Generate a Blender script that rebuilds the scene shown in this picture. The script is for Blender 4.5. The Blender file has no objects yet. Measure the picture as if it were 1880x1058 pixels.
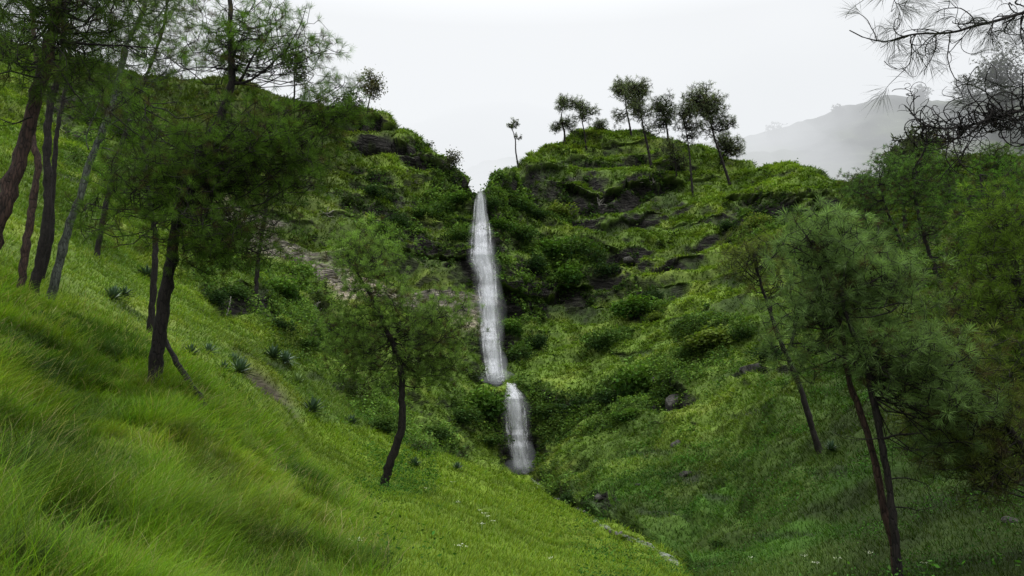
import bpy, math, random, time
import numpy as np
from mathutils import Vector, Matrix
T0 = time.time()
RNG = np.random.default_rng(11)
random.seed(11)
scene = bpy.context.scene
COL = scene.collection

# ------------------------------------------------------------------ camera model
FOC = 1475.0                       # focal length in photo pixels (1880 wide)
PITCH = math.radians(12.0)
CAMZ = 1.7
ct, st = math.cos(PITCH), math.sin(PITCH)

def pix(px, py, d):
    """world point seen at photo pixel (px, py) whose forward distance is d"""
    u = (np.asarray(px, float) - 940.0) / FOC
    v = (529.0 - np.asarray(py, float)) / FOC
    t = d / (ct - v * st)
    return np.stack([t * u, t * (ct - v * st), CAMZ + t * (st + v * ct)], -1)

def project(P):
    x, y, z = P[..., 0], P[..., 1], P[..., 2] - CAMZ
    w = np.maximum(y * ct + z * st, 1e-3)
    return 940 + FOC * x / w, 529 - FOC * (-y * st + z * ct) / w, w

# ------------------------------------------------------------------ noise
_NG = 64
_tab = np.random.default_rng(5).normal(size=(_NG, _NG, _NG)).astype(np.float32).ravel() * .62
def perlin(P):
    """smooth lattice noise"""
    P = np.asarray(P, np.float32)
    I = np.floor(P); F = P - I; I = I.astype(np.int32) & (_NG - 1); J = (I + 1) & (_NG - 1)
    S = F * F * F * (F * (F * 6 - 15) + 10)
    x0, x1 = I[..., 0] * (_NG * _NG), J[..., 0] * (_NG * _NG); y0, y1 = I[..., 1] * _NG, J[..., 1] * _NG; z0, z1 = I[..., 2], J[..., 2]
    sx, sy, sz = S[..., 0], S[..., 1], S[..., 2]
    def L(a, b, t): return a + (b - a) * t
    a = L(L(_tab[x0 + y0 + z0], _tab[x1 + y0 + z0], sx), L(_tab[x0 + y1 + z0], _tab[x1 + y1 + z0], sx), sy)
    b = L(L(_tab[x0 + y0 + z1], _tab[x1 + y0 + z1], sx), L(_tab[x0 + y1 + z1], _tab[x1 + y1 + z1], sx), sy)
    return L(a, b, sz)
def fbm(P, scale, octs=3, off=0.0):
    P = (np.asarray(P, float) / scale + off * 3.7 + 1000.0)
    P = (P % 1024).astype(np.float32)
    r, a, n = 0, 1.0, 0
    for _ in range(octs):
        r = r + a * perlin(P); n += a; P = P * np.float32(2.03) + np.float32(17.3); a *= 0.5
    return r / n
def sstep(a, b, x):
    t = np.clip((x - a) / (b - a), 0, 1); return t * t * (3 - 2 * t)

def pchip(x, y, xs):
    x = np.asarray(x, float); y = np.asarray(y, float)
    h = np.diff(x); dl = np.diff(y, axis=0) / h.reshape((-1,) + (1,) * (y.ndim - 1))
    m = np.zeros_like(y)
    p = dl[:-1] * dl[1:]
    w1 = (2 * h[1:] + h[:-1]).reshape((-1,) + (1,) * (y.ndim - 1)); w2 = (h[1:] + 2 * h[:-1]).reshape(w1.shape)
    with np.errstate(all='ignore'):
        hm = (w1 + w2) / (w1 / dl[:-1] + w2 / dl[1:])
    m[1:-1] = np.where(p > 0, hm, 0); m[0] = dl[0]; m[-1] = dl[-1]
    m = np.nan_to_num(m)
    i = np.clip(np.searchsorted(x, xs) - 1, 0, len(x) - 2)
    t = ((xs - x[i]) / h[i]).reshape((-1,) + (1,) * (y.ndim - 1)); H = h[i].reshape(t.shape)
    return ((1 + 2 * t) * (1 - t) ** 2) * y[i] + t * (1 - t) ** 2 * H * m[i] + t * t * (3 - 2 * t) * y[i + 1] + t * t * (t - 1) * H * m[i + 1]

# ------------------------------------------------------------------ mesh helpers
def mesh_np(name, V, F, C=None, mats=(), mat_idx=None, smooth=False, normals=None):
    """V (n,3); F (m,3|4) or list of such arrays; C (n,3) colours per vertex"""
    if not isinstance(F, (list, tuple)): F = [F]
    F = [np.asarray(f, np.int32) for f in F if len(f)]
    me = bpy.data.meshes.new(name)
    me.vertices.add(len(V)); me.vertices.foreach_set('co', np.ascontiguousarray(V, np.float32).ravel())
    loops = np.concatenate([f.ravel() for f in F])
    tot = np.concatenate([np.full(len(f), f.shape[1], np.int32) for f in F])
    start = np.concatenate([[0], np.cumsum(tot)[:-1]]).astype(np.int32)
    me.loops.add(len(loops)); me.loops.foreach_set('vertex_index', loops)
    me.polygons.add(len(tot)); me.polygons.foreach_set('loop_start', start)
    if smooth: me.polygons.foreach_set('use_smooth', np.ones(len(tot), bool))
    else: me.polygons.foreach_set('use_smooth', np.zeros(len(tot), bool))
    for m in mats: me.materials.append(m)
    if mat_idx is not None: me.polygons.foreach_set('material_index', np.asarray(mat_idx, np.int32))
    me.update(calc_edges=True)
    if C is not None:
        a = me.color_attributes.new('Col', 'FLOAT_COLOR', 'POINT')
        c4 = np.ones((len(V), 4), np.float32); c4[:, :np.shape(C)[1]] = C
        a.data.foreach_set('color', c4.ravel())
    return me
def link(name, me, parent=None):
    o = bpy.data.objects.new(name, me); COL.objects.link(o)
    if parent is not None: o.parent = parent
    return o
def empty(name, loc):
    o = bpy.data.objects.new(name, None); COL.objects.link(o); o.location = loc
    o.empty_display_size = 0.3
    return o
def tag(o, label=None, cat=None, group=None, kind=None):
    if label: o['label'] = label
    if cat: o['category'] = cat
    if group: o['group'] = group
    if kind: o['kind'] = kind
    return o
def copy_tree(o, parent=None):
    c = o.copy(); COL.objects.link(c); c.parent = parent
    for ch in list(o.children): copy_tree(ch, c)
    return c

# ------------------------------------------------------------------ materials
def new_mat(name):
    m = bpy.data.materials.new(name); m.use_nodes = True
    nt = m.node_tree; nt.nodes.clear()
    return m, nt, nt.nodes, nt.links
def N(nt, typ, **kw):
    n = nt.nodes.new(typ)
    for k, v in kw.items(): setattr(n, k, v)
    return n

def foliage_mat(name, trans=0.35, rough=0.55, spec=0.25, var=0.25, nscale=0.6, tint=(1, 1, 1)):
    m, nt, ns, ln = new_mat(name)
    att = N(nt, 'ShaderNodeAttribute', attribute_name='Col')
    tc = N(nt, 'ShaderNodeTexCoord'); nz = N(nt, 'ShaderNodeTexNoise'); nz.inputs['Scale'].default_value = nscale; nz.inputs['Detail'].default_value = 4
    ln.new(tc.outputs['Object'], nz.inputs['Vector'])
    mr = N(nt, 'ShaderNodeMapRange'); mr.inputs['From Min'].default_value = .3; mr.inputs['From Max'].default_value = .7
    mr.inputs['To Min'].default_value = 1 - var; mr.inputs['To Max'].default_value = 1 + var
    ln.new(nz.outputs['Fac'], mr.inputs['Value'])
    vm = N(nt, 'ShaderNodeVectorMath', operation='SCALE'); ln.new(att.outputs['Color'], vm.inputs[0]); ln.new(mr.outputs['Result'], vm.inputs['Scale'])
    vt = N(nt, 'ShaderNodeVectorMath', operation='MULTIPLY'); ln.new(vm.outputs[0], vt.inputs[0]); vt.inputs[1].default_value = tint
    pb = N(nt, 'ShaderNodeBsdfPrincipled'); ln.new(vt.outputs[0], pb.inputs['Base Color'])
    pb.inputs['Roughness'].default_value = rough; pb.inputs['Specular IOR Level'].default_value = spec
    tr = N(nt, 'ShaderNodeBsdfTranslucent')
    v2 = N(nt, 'ShaderNodeVectorMath', operation='MULTIPLY'); ln.new(vt.outputs[0], v2.inputs[0]); v2.inputs[1].default_value = (1.15, 1.3, .6)
    ln.new(v2.outputs[0], tr.inputs['Color'])
    mx = N(nt, 'ShaderNodeMixShader'); mx.inputs[0].default_value = trans
    ln.new(pb.outputs[0], mx.inputs[1]); ln.new(tr.outputs[0], mx.inputs[2])
    out = N(nt, 'ShaderNodeOutputMaterial'); ln.new(mx.outputs[0], out.inputs['Surface'])
    return m

def bark_mat(name, c1, c2, scale=6.0, rough=.8, bump=.5):
    m, nt, ns, ln = new_mat(name)
    tc = N(nt, 'ShaderNodeTexCoord'); mp = N(nt, 'ShaderNodeMapping'); mp.inputs['Scale'].default_value = (1, 1, .25)
    ln.new(tc.outputs['Object'], mp.inputs['Vector'])
    nz = N(nt, 'ShaderNodeTexNoise'); nz.inputs['Scale'].default_value = scale * 2.2; nz.inputs['Detail'].default_value = 7; nz.inputs['Roughness'].default_value = .7
    vo = N(nt, 'ShaderNodeTexVoronoi', feature='DISTANCE_TO_EDGE'); vo.inputs['Scale'].default_value = scale * 3
    ln.new(mp.outputs[0], nz.inputs['Vector']); ln.new(mp.outputs[0], vo.inputs['Vector'])
    cr = N(nt, 'ShaderNodeValToRGB'); cr.color_ramp.elements[0].position = .35; cr.color_ramp.elements[1].position = .68
    cr.color_ramp.elements[0].color = (*c1, 1); cr.color_ramp.elements[1].color = (*c2, 1)
    ln.new(nz.outputs['Fac'], cr.inputs[0])
    mr = N(nt, 'ShaderNodeMapRange'); mr.inputs['From Max'].default_value = .12; mr.inputs['To Min'].default_value = .25
    ln.new(vo.outputs['Distance'], mr.inputs['Value'])
    vs = N(nt, 'ShaderNodeVectorMath', operation='SCALE'); ln.new(cr.outputs[0], vs.inputs[0]); ln.new(mr.outputs['Result'], vs.inputs['Scale'])
    pb = N(nt, 'ShaderNodeBsdfPrincipled'); ln.new(vs.outputs[0], pb.inputs['Base Color']); pb.inputs['Roughness'].default_value = rough
    pb.inputs['Specular IOR Level'].default_value = .2
    ad = N(nt, 'ShaderNodeMath', operation='ADD'); ln.new(nz.outputs['Fac'], ad.inputs[0]); ln.new(mr.outputs['Result'], ad.inputs[1])
    bp = N(nt, 'ShaderNodeBump'); bp.inputs['Strength'].default_value = bump; bp.inputs['Distance'].default_value = .04
    ln.new(ad.outputs[0], bp.inputs['Height']); ln.new(bp.outputs[0], pb.inputs['Normal'])
    out = N(nt, 'ShaderNodeOutputMaterial'); ln.new(pb.outputs[0], out.inputs['Surface'])
    return m

def terrain_mat():
    m, nt, ns, ln = new_mat('hillside_turf_and_rock')
    att = N(nt, 'ShaderNodeAttribute', attribute_name='Col')
    geo = N(nt, 'ShaderNodeNewGeometry')
    n1 = N(nt, 'ShaderNodeTexNoise'); n1.inputs['Scale'].default_value = 1.7; n1.inputs['Detail'].default_value = 9; n1.inputs['Roughness'].default_value = .68
    n2 = N(nt, 'ShaderNodeTexNoise'); n2.inputs['Scale'].default_value = 14; n2.inputs['Detail'].default_value = 6
    for n in (n1, n2): ln.new(geo.outputs['Position'], n.inputs['Vector'])
    mr = N(nt, 'ShaderNodeMapRange'); mr.inputs['From Min'].default_value = .3; mr.inputs['From Max'].default_value = .7
    mr.inputs['To Min'].default_value = .55; mr.inputs['To Max'].default_value = 1.45
    ad = N(nt, 'ShaderNodeMath', operation='MULTIPLY_ADD'); ad.inputs[1].default_value = .35
    ln.new(n2.outputs['Fac'], ad.inputs[0])
    sb = N(nt, 'ShaderNodeMath', operation='MULTIPLY'); sb.inputs[1].default_value = .65; ln.new(n1.outputs['Fac'], sb.inputs[0])
    ln.new(sb.outputs[0], ad.inputs[2]); ln.new(ad.outputs[0], mr.inputs['Value'])
    vs = N(nt, 'ShaderNodeVectorMath', operation='SCALE'); ln.new(att.outputs['Color'], vs.inputs[0]); ln.new(mr.outputs['Result'], vs.inputs['Scale'])
    pb = N(nt, 'ShaderNodeBsdfPrincipled'); pb.inputs['Roughness'].default_value = .85; pb.inputs['Specular IOR Level'].default_value = .15
    mp = N(nt, 'ShaderNodeMapping'); mp.inputs['Scale'].default_value = (.55, .55, 2.6); mp.inputs['Rotation'].default_value = (0.05, .12, 0); ln.new(geo.outputs['Position'], mp.inputs['Vector'])
    n3 = N(nt, 'ShaderNodeTexNoise'); n3.inputs['Scale'].default_value = 1.0; n3.inputs['Detail'].default_value = 8; n3.inputs['Roughness'].default_value = .7; ln.new(mp.outputs[0], n3.inputs['Vector'])
    vo = N(nt, 'ShaderNodeTexVoronoi', feature='DISTANCE_TO_EDGE'); vo.inputs['Scale'].default_value = .8; ln.new(mp.outputs[0], vo.inputs['Vector'])
    r3 = N(nt, 'ShaderNodeMapRange'); r3.inputs['From Min'].default_value = .36; r3.inputs['From Max'].default_value = .66; r3.inputs['To Min'].default_value = .12; r3.inputs['To Max'].default_value = 2.1; ln.new(n3.outputs['Fac'], r3.inputs['Value'])
    r4 = N(nt, 'ShaderNodeMapRange'); r4.inputs['From Max'].default_value = .14; r4.inputs['To Min'].default_value = .2; ln.new(vo.outputs['Distance'], r4.inputs['Value'])
    m4 = N(nt, 'ShaderNodeMath', operation='MULTIPLY'); ln.new(r3.outputs[0], m4.inputs[0]); ln.new(r4.outputs[0], m4.inputs[1])
    mk = N(nt, 'ShaderNodeMix'); mk.data_type = 'FLOAT'; ln.new(att.outputs['Alpha'], mk.inputs[0]); mk.inputs[2].default_value = 1.0; ln.new(m4.outputs[0], mk.inputs[3])
    v3 = N(nt, 'ShaderNodeVectorMath', operation='SCALE'); ln.new(vs.outputs[0], v3.inputs[0]); ln.new(mk.outputs[0], v3.inputs['Scale'])
    ln.new(v3.outputs[0], pb.inputs['Base Color'])
    bp = N(nt, 'ShaderNodeBump'); bp.inputs['Strength'].default_value = .8; bp.inputs['Distance'].default_value = .4
    hm = N(nt, 'ShaderNodeMix'); hm.data_type = 'FLOAT'; ln.new(att.outputs['Alpha'], hm.inputs[0]); ln.new(n1.outputs['Fac'], hm.inputs[2]); ln.new(m4.outputs[0], hm.inputs[3])
    ln.new(hm.outputs[0], bp.inputs['Height']); ln.new(bp.outputs[0], pb.inputs['Normal'])
    out = N(nt, 'ShaderNodeOutputMaterial'); ln.new(pb.outputs[0], out.inputs['Surface'])
    return m

def water_mat(name, ax=1.0, lo=.42, hi=.62, amax=.95, col=(.78, .80, .83), stretch=(7, 7, .55), floor=0.0):
    m, nt, ns, ln = new_mat(name)
    att = N(nt, 'ShaderNodeAttribute', attribute_name='Col')
    geo = N(nt, 'ShaderNodeNewGeometry'); mp = N(nt, 'ShaderNodeMapping'); mp.inputs['Scale'].default_value = stretch
    ln.new(geo.outputs['Position'], mp.inputs['Vector'])
    nz = N(nt, 'ShaderNodeTexNoise'); nz.inputs['Scale'].default_value = ax; nz.inputs['Detail'].default_value = 6; nz.inputs['Roughness'].default_value = .65
    ln.new(mp.outputs[0], nz.inputs['Vector'])
    mr = N(nt, 'ShaderNodeMapRange'); mr.inputs['From Min'].default_value = lo; mr.inputs['From Max'].default_value = hi
    mr.inputs['To Min'].default_value = floor; mr.inputs['To Max'].default_value = amax
    ln.new(nz.outputs['Fac'], mr.inputs['Value'])
    mu = N(nt, 'ShaderNodeMath', operation='MULTIPLY'); ln.new(mr.outputs['Result'], mu.inputs[0])
    sp = N(nt, 'ShaderNodeSeparateColor'); ln.new(att.outputs['Color'], sp.inputs[0]); ln.new(sp.outputs[0], mu.inputs[1])
    df = N(nt, 'ShaderNodeBsdfDiffuse'); df.inputs['Color'].default_value = (*col, 1)
    tl = N(nt, 'ShaderNodeBsdfTranslucent'); tl.inputs['Color'].default_value = (*col, 1)
    m0 = N(nt, 'ShaderNodeMixShader'); m0.inputs[0].default_value = .4; ln.new(df.outputs[0], m0.inputs[1]); ln.new(tl.outputs[0], m0.inputs[2])
    tp = N(nt, 'ShaderNodeBsdfTransparent')
    mx = N(nt, 'ShaderNodeMixShader'); ln.new(mu.outputs[0], mx.inputs[0]); ln.new(tp.outputs[0], mx.inputs[1]); ln.new(m0.outputs[0], mx.inputs[2])
    out = N(nt, 'ShaderNodeOutputMaterial'); ln.new(mx.outputs[0], out.inputs['Surface'])
    return m

def mist_mat(name, sigma, col=(.855, .88, .905), k=1.0):
    m, nt, ns, ln = new_mat(name)
    ab = N(nt, 'ShaderNodeVolumeAbsorption'); ab.inputs['Color'].default_value = (0, 0, 0, 1); ab.inputs['Density'].default_value = sigma
    em = N(nt, 'ShaderNodeEmission'); em.inputs['Color'].default_value = (*col, 1); em.inputs['Strength'].default_value = sigma * k  # emission stands in for skylight scattered by the mist
    ad = N(nt, 'ShaderNodeAddShader'); ln.new(ab.outputs[0], ad.inputs[0]); ln.new(em.outputs[0], ad.inputs[1])
    out = N(nt, 'ShaderNodeOutputMaterial'); ln.new(ad.outputs[0], out.inputs['Volume'])
    return m

M_TERR = terrain_mat()
M_GRASS = foliage_mat('grass_blade', trans=.4, rough=.6, spec=.08, var=.15, nscale=.5)
M_LEAF = foliage_mat('shrub_leaf', trans=.3, rough=.75, spec=.06, var=.25, nscale=1.2)
M_NEEDLE = foliage_mat('pine_needle', trans=.42, rough=.7, spec=.08, var=.3, nscale=.8)
M_AGAVE = foliage_mat('agave_leaf', trans=.1, rough=.45, spec=.4, var=.2, nscale=2)
M_BARK = bark_mat('dark_wet_bark', (.005, .004, .0035), (.020, .016, .0135))
M_BARKR = bark_mat('reddish_bark', (.013, .008, .006), (.058, .033, .025))
M_BARKG = bark_mat('lichen_grey_bark', (.020, .024, .019), (.085, .097, .080))
M_BARKP = bark_mat('pale_dead_wood', (.16, .15, .13), (.42, .40, .36))
M_BARKW = bark_mat('black_wet_twig', (.004, .003, .003), (.014, .010, .008))
M_ROCK = bark_mat('wet_grey_stone', (.022, .022, .019), (.075, .072, .062), scale=2)
M_STONE = bark_mat('pale_stream_stone', (.10, .095, .09), (.30, .29, .27), scale=2)
M_FLOWER = foliage_mat('white_flower', trans=.3, var=.05)

# ------------------------------------------------------------------ terrain (profiles: forward distance, photo row)
PROF = {
 -1700: [(2.0,1058),(3,820),(6,500),(11,260),(18,120),(25,20),(36,-80),(45,-140),(52,-190),(60,-230),(70,-260)],
 -700: [(3.0,1058),(4.5,850),(8,600),(14,400),(22,250),(30,150),(42,60),(52,0),(60,-40),(70,-80),(82,-110)],
 -300: [(3.3,1058),(5,880),(9,660),(15,500),(26,360),(36,270),(50,170),(60,100),(68,60),(80,10),(92,-20)],
 0:    [(4.0,1058),(6,900),(11,700),(18,560),(32,430),(42,350),(56,250),(66,180),(75,140),(86,105),(98,75)],
 150:  [(4.6,1058),(7.5,900),(13,740),(20,620),(36,500),(46,420),(60,320),(72,250),(80,190),(92,150),(104,120)],
 300:  [(5.5,1058),(9,900),(17,715),(26,640),(42,560),(52,500),(68,410),(80,340),(90,270),(102,200),(112,150)],
 450:  [(6.5,1058),(11,920),(22,770),(33,690),(55,600),(60,530),(72,490),(84,450),(92,385),(106,260),(120,162)],
 600:  [(8.0,1058),(14,950),(30,850),(44,775),(60,700),(68,640),(80,570),(90,525),(95,450),(110,310),(124,198)],
 700:  [(9.0,1058),(16,970),(30,895),(50,815),(68,745),(76,680),(86,600),(94,545),(99,470),(114,320),(127,214)],
 800:  [(10.5,1058),(20,960),(36,890),(62,832),(80,780),(86,715),(94,640),(100,575),(104,490),(116,370),(126,286)],
 850:  [(11.5,1058),(23,960),(40,893),(70,846),(84,790),(89,725),(97,670),(102,590),(106,490),(113,395),(121,318)],
 878:  [(12.5,1058),(25,960),(45,897),(76,852),(88,795),(91,722),(99,692),(103,590),(107,490),(111,415),(114,350)],
 905:  [(13.0,1058),(26,960),(48,900),(80,857),(90,800),(92,720),(100,698),(104,590),(108,490),(112,405),(119,322)],
 960:  [(14.0,1058),(30,970),(58,905),(88,872),(92,800),(94,716),(102,675),(108,590),(113,490),(122,385),(132,292)],
 1010: [(15.0,1058),(32,985),(60,925),(80,868),(88,805),(92,720),(104,640),(112,560),(118,470),(132,350),(144,260)],
 1100: [(18.0,1058),(36,992),(46,968),(56,900),(80,800),(86,730),(100,640),(116,520),(124,410),(142,300),(154,240)],
 1180: [(22.0,1058),(28,1030),(36,1005),(48,920),(74,800),(80,735),(96,630),(112,520),(126,405),(142,320),(154,246)],
 1250: [(26.0,1062),(30,1040),(34,1020),(44,930),(66,800),(74,740),(90,630),(108,520),(124,420),(140,330),(152,267)],
 1350: [(25.0,1058),(28,1020),(33,985),(42,900),(58,790),(68,715),(84,610),(102,510),(118,420),(134,350),(148,295)],
 1450: [(22.0,1058),(26,1000),(32,930),(40,850),(52,740),(62,670),(76,590),(92,490),(104,420),(120,350),(134,314)],
 1550: [(19.0,1058),(23,990),(29,910),(37,830),(48,730),(58,660),(72,580),(86,490),(98,420),(112,370),(124,340)],
 1650: [(17.0,1058),(21,980),(27,890),(34,810),(44,720),(54,650),(66,570),(80,480),(92,410),(106,350),(118,320)],
 1880: [(14.0,1058),(18,970),(23,880),(29,800),(38,700),(47,620),(58,530),(70,440),(82,370),(96,310),(110,280)],
 2300: [(11.0,1058),(14,950),(19,840),(25,740),(33,640),(42,550),(52,460),(64,370),(76,300),(90,240),(104,200)],
 2900: [(8.0,1058),(11,930),(15,800),(20,680),(28,560),(36,460),(46,360),(58,270),(70,200),(84,140),(98,100)],
 4200: [(5.0,1058),(7,900),(10,720),(14,560),(20,400),(27,280),(36,170),(47,80),(58,20),(70,-40),(84,-80)],
}
keys = sorted(PROF)
K = np.array([[(1.6, 2300)] + PROF[k] for k in keys], float)          # (ncol, 12, 2)
cols = np.concatenate([np.linspace(-1700, -320, 40)[:-1], np.linspace(-320, -10, 60)[:-1], np.linspace(-10, 1890, 1080),
                       np.linspace(1890, 2300, 70)[1:], np.linspace(2300, 4200, 50)[1:]])
KC = pchip(keys, K, cols)                                             # (nc, 12, 2)
PX = np.repeat(cols[:, None], 12, 1)
W = pix(PX, KC[..., 1], KC[..., 0])                                   # (nc, 12, 3)
first = W[:, 0].copy()
back = first * [3.0, 0, 0] + [0, -8.0, 0]; back[:, 2] = first[:, 2] + .3
ridge = W[:, -1]
r1 = ridge * [1.14, 1.14, 1]; r1[:, 2] -= 5 + 0 * r1[:, 2]
r2 = ridge * [2.0, 2.0, 1]; r2[:, 2] -= 45
r3 = ridge * [12, 12, 1]; r3[:, 2] = -40
W = np.concatenate([back[:, None], W, r1[:, None], r2[:, None], r3[:, None]], 1)   # 16 nodes
nseg = [6, 40, 70, 80, 80, 70, 70, 70, 80, 80, 80, 80, 40, 14, 8]
ss = np.concatenate([np.linspace(k, k + 1, n, endpoint=False) for k, n in enumerate(nseg)] + [[15.0]])
P = pchip(np.arange(16), np.moveaxis(W, 1, 0), ss)                    # (nr, nc, 3)
P = np.ascontiguousarray(P)
NR, NCOL = P.shape[:2]
dist = P[..., 1].copy()

def ell(px, py, lst):
    r = np.zeros_like(px)
    for (cx, cy, rx, ry, *a) in lst:
        w = a[0] if a else 1.0
        ang = math.radians(a[1]) if len(a) > 1 else 0
        dx, dy = px - cx, py - cy
        ex = (dx * math.cos(ang) + dy * math.sin(ang)) / rx; ey = (-dx * math.sin(ang) + dy * math.cos(ang)) / ry
        r = np.maximum(r, w * sstep(1.35, .65, np.sqrt(ex * ex + ey * ey)))
    return r
spx, spy, _ = project(P)
vis = (spx > -200) & (spx < 2080) & (dist > 2) & (dist < 170)
wob = fbm(P, 6.0, 3, 3.3) * 26 * np.clip(dist / 60, .15, 1)
spx2, spy2 = spx + wob, spy + fbm(P, 5.0, 3, 9.1) * 22 * np.clip(dist / 60, .15, 1)
ROCKS = [  # dark rock faces (photo px centre, radii, weight, angle)
 (655,222,55,14,.9,3),(722,272,62,17,1,8),(775,300,40,14,.8,25),(840,335,60,12,.8,35),(690,330,50,10,.5,10),
 (960,350,50,26,.9,-10),(1060,345,50,26,.8,0),(1105,372,70,34,1,-10),(1180,345,50,18,.8,0),(1215,385,60,14,.7,-12),
 (1130,300,60,8,.5,-3),(1240,310,40,7,.5,8),(1330,395,50,14,.5,0),(1420,385,70,24,1,-8),(1500,375,50,16,.9,5),
 (1160,475,40,24,.9,-30),(1250,470,50,13,.8,-15),(1300,440,40,10,.7,-20),(1225,490,30,8,.8,0),(1000,520,80,40,.9,-8),(960,560,60,24,.9,0),
 (1100,515,60,16,.6,-20),(1180,560,26,34,.8,0),
 (820,455,75,20,.9,10),(700,400,70,14,.7,18),(760,375,60,10,.6,20),(560,330,50,10,.5,18),(790,440,60,26,.7,20),
 (1235,730,45,24,1,-20),(1385,678,60,12,.8,-5),(1160,705,50,16,.5,-10),(1050,725,90,13,.7,4),(1245,815,16,7,.9,-10),(1262,872,24,9,.8,0),
 (460,560,62,26,1,8),(565,572,52,22,.9,10),(400,535,40,16,.8,8),(893,440,34,100,.9,-6),(903,600,38,100,.9,-6),(950,790,34,70,.9,-6),
 (1110,915,26,20,.8,60),(1860,940,14,60,.8,-15),(180,190,110,26,.7,15),(120,220,60,14,.7,20),
]
SCREE = [(500,440,90,24,1,33),(590,490,70,22,1,33),(690,530,80,16,.9,12),(815,545,85,24,1,8),(850,590,40,24,.7,30),(430,395,60,20,.7,30)]
DIRT = [(497,712,66,20,1,38),(540,748,30,12,1,42),(1095,950,20,6,.8,45)]
SHRUB = [(640,420,130,40,.4,20),(850,380,70,40,1,20),(820,330,50,22,.6,35),(930,370,60,55,1),(1000,450,95,60,1,-10),(960,520,80,50,1),(945,620,50,60,.9),(900,740,90,50,1),
         (740,760,130,60,.8,10),(640,650,160,70,.6,20),(1050,760,130,50,1),(1180,700,90,45,.9,-10),(1170,545,60,45,.9),(1110,620,50,30,.7),(1300,610,70,45,.8),(1290,660,60,30,.6),
         (470,530,120,50,.9,10),(560,590,90,45,.7,20),(1420,405,90,30,.8),(1010,870,80,22,.5,40),(1060,925,60,22,.6,40),(720,430,120,30,.6,20),(300,330,180,80,.5,20),(1700,500,220,140,.2)]
rock = ell(spx2, spy2, ROCKS) * vis; scree = ell(spx2, spy2, SCREE) * vis; dirt = ell(spx2, spy2, DIRT) * vis; shr = ell(spx2, spy2, SHRUB) * vis

# grid normal
def gnorm(P):
    a = np.gradient(P, axis=0); b = np.gradient(P, axis=1)
    n = np.cross(b, a); n /= np.linalg.norm(n, axis=-1)[..., None] + 1e-9
    n[n[..., 2] < 0] *= -1
    return n
n0 = gnorm(P)
far = sstep(35, 80, dist)
farR = np.maximum(far, sstep(18, 40, dist) * sstep(960, 1100, spx) * .8)
# terraces
step = np.where(dist > 60, 4.6, 2.3) if False else 4.6 - 1.8 * sstep(75, 45, dist)
tz = P[..., 2] / step + 1.3 * fbm(P * [1, 1, .3], 26, 3, 1.7) + .35 * fbm(P, 7, 2, 4.4)
f = tz - np.floor(tz)
a = .70
g = np.where(f < a, f * .22, .22 * a + (f - a) * (1 - .22 * a) / (1 - a))
mask_t = sstep(-.25, .3, fbm(P, 11, 2, 8.0)) * .55 + .12
amp_t = (far + .45 * (farR - far)) * np.maximum(mask_t, rock) * (1 - .8 * scree) * sstep(175, 160, dist)
dz_t = (g - f) * step * amp_t
steep_t = np.where(f > a, 1.0, 0) * amp_t
P[..., 2] += dz_t
# lumps
disp = far * (1.5 * fbm(P, 13, 3, 2.2) + .6 * fbm(P, 3.2, 3, 6.1) + .35 * np.abs(fbm(P * [1, 1, 1.6], 1.9, 2, 7.7)))
disp += farR * (1 - far) * (1.3 * fbm(P, 3.0, 3, 6.6) + .6 * np.abs(fbm(P, 1.4, 2, 7.9)))
disp += .10 * np.clip(dist / 20, .15, 1.5) * fbm(P, 2.2, 3, 12.0) + sstep(6, 30, dist) * .35 * fbm(P, 6.5, 2, 5.0)
disp += rock * far * (.9 * fbm(P * [1, 1, 3.2], 3.5, 4, 21.0) - .45) + scree * .5 * fbm(P * [1, 1, 1.8], 1.6, 4, 31.0)
disp += shr * far * .7 * np.abs(fbm(P, 2.6, 3, 41.0))
disp -= dirt * .35
LEDGES = [ # lip polylines (photo px) and face height
 ([945,985,1030],[320,303,300],26),([1040,1100,1160,1245],[335,345,333,337],44),([1162,1200,1242],[306,300,309],15),([1112,1152,1206],[406,398,388],24),([1105,1130,1170],[438,452,458],30),
 ([1338,1400,1445,1510],[378,362,358,352],38),([1228,1290,1332],[408,401,398],11),([1262,1310,1345],[447,434,428],15),([1208,1245,1280],[482,477,471],20),([1180,1215,1250],[516,510,513],24),([1268,1308],[329,322],9),([1352,1398],[336,330],9),
 ([1415,1455],[322,318],9),([912,980,1050,1085],[512,522,520,508],46),([1000,1060,1125],[724,726,736],28),([1188,1255],[690,702],48),([1338,1400,1445],[672,667,664],18),([1222,1285],[868,861],15),([1068,1110,1135],[908,900,925],26),
 ([1090,1160],[380,374],12),([1030,1080],[290,283],10),([1110,1180],[262,262],10),([1050,1110],[560,548],14),([1130,1200],[645,640],12),([1290,1370],[560,548],14),([1230,1300],[588,578],12),([1400,1460],[470,462],14),([1300,1360],[520,512],12),([1340,1420],[760,752],12),([1150,1230],[830,822],12),([1300,1400],[905,898],13),([1180,1260],[940,936],13),([1400,1500],[985,975],13),([1500,1600],[880,872],13),
 ([636,690,724],[208,211,224],26),([655,720,770],[257,254,270],24),([742,790,830,864],[287,285,314,337],22),([648,690,745],[325,330,347],14),([730,805],[396,404],13),([735,800,868],[447,441,458],46),([392,440,480,520,560,594],[528,520,531,546,541,562],44),
 ([596,646],[392,396],14),([430,500,565],[372,390,418],20),([560,640],[290,305],12),([780,850],[360,372],12),([600,680],[350,362],12),([820,870],[395,400],12),([430,520],[640,672],12),([560,640],[690,715],12),([100,230],[178,200],22),([60,180],[300,330],14),([330,420],[300,318],14),([190,280],[540,590],18)]
lx, ly = spx + .5 * wob, spy + 12 * fbm(P, 5.0, 3, 19.0) * np.clip(dist / 80, .2, 1) + 3 * fbm(P, 1.2, 2, 29.0)
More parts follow.
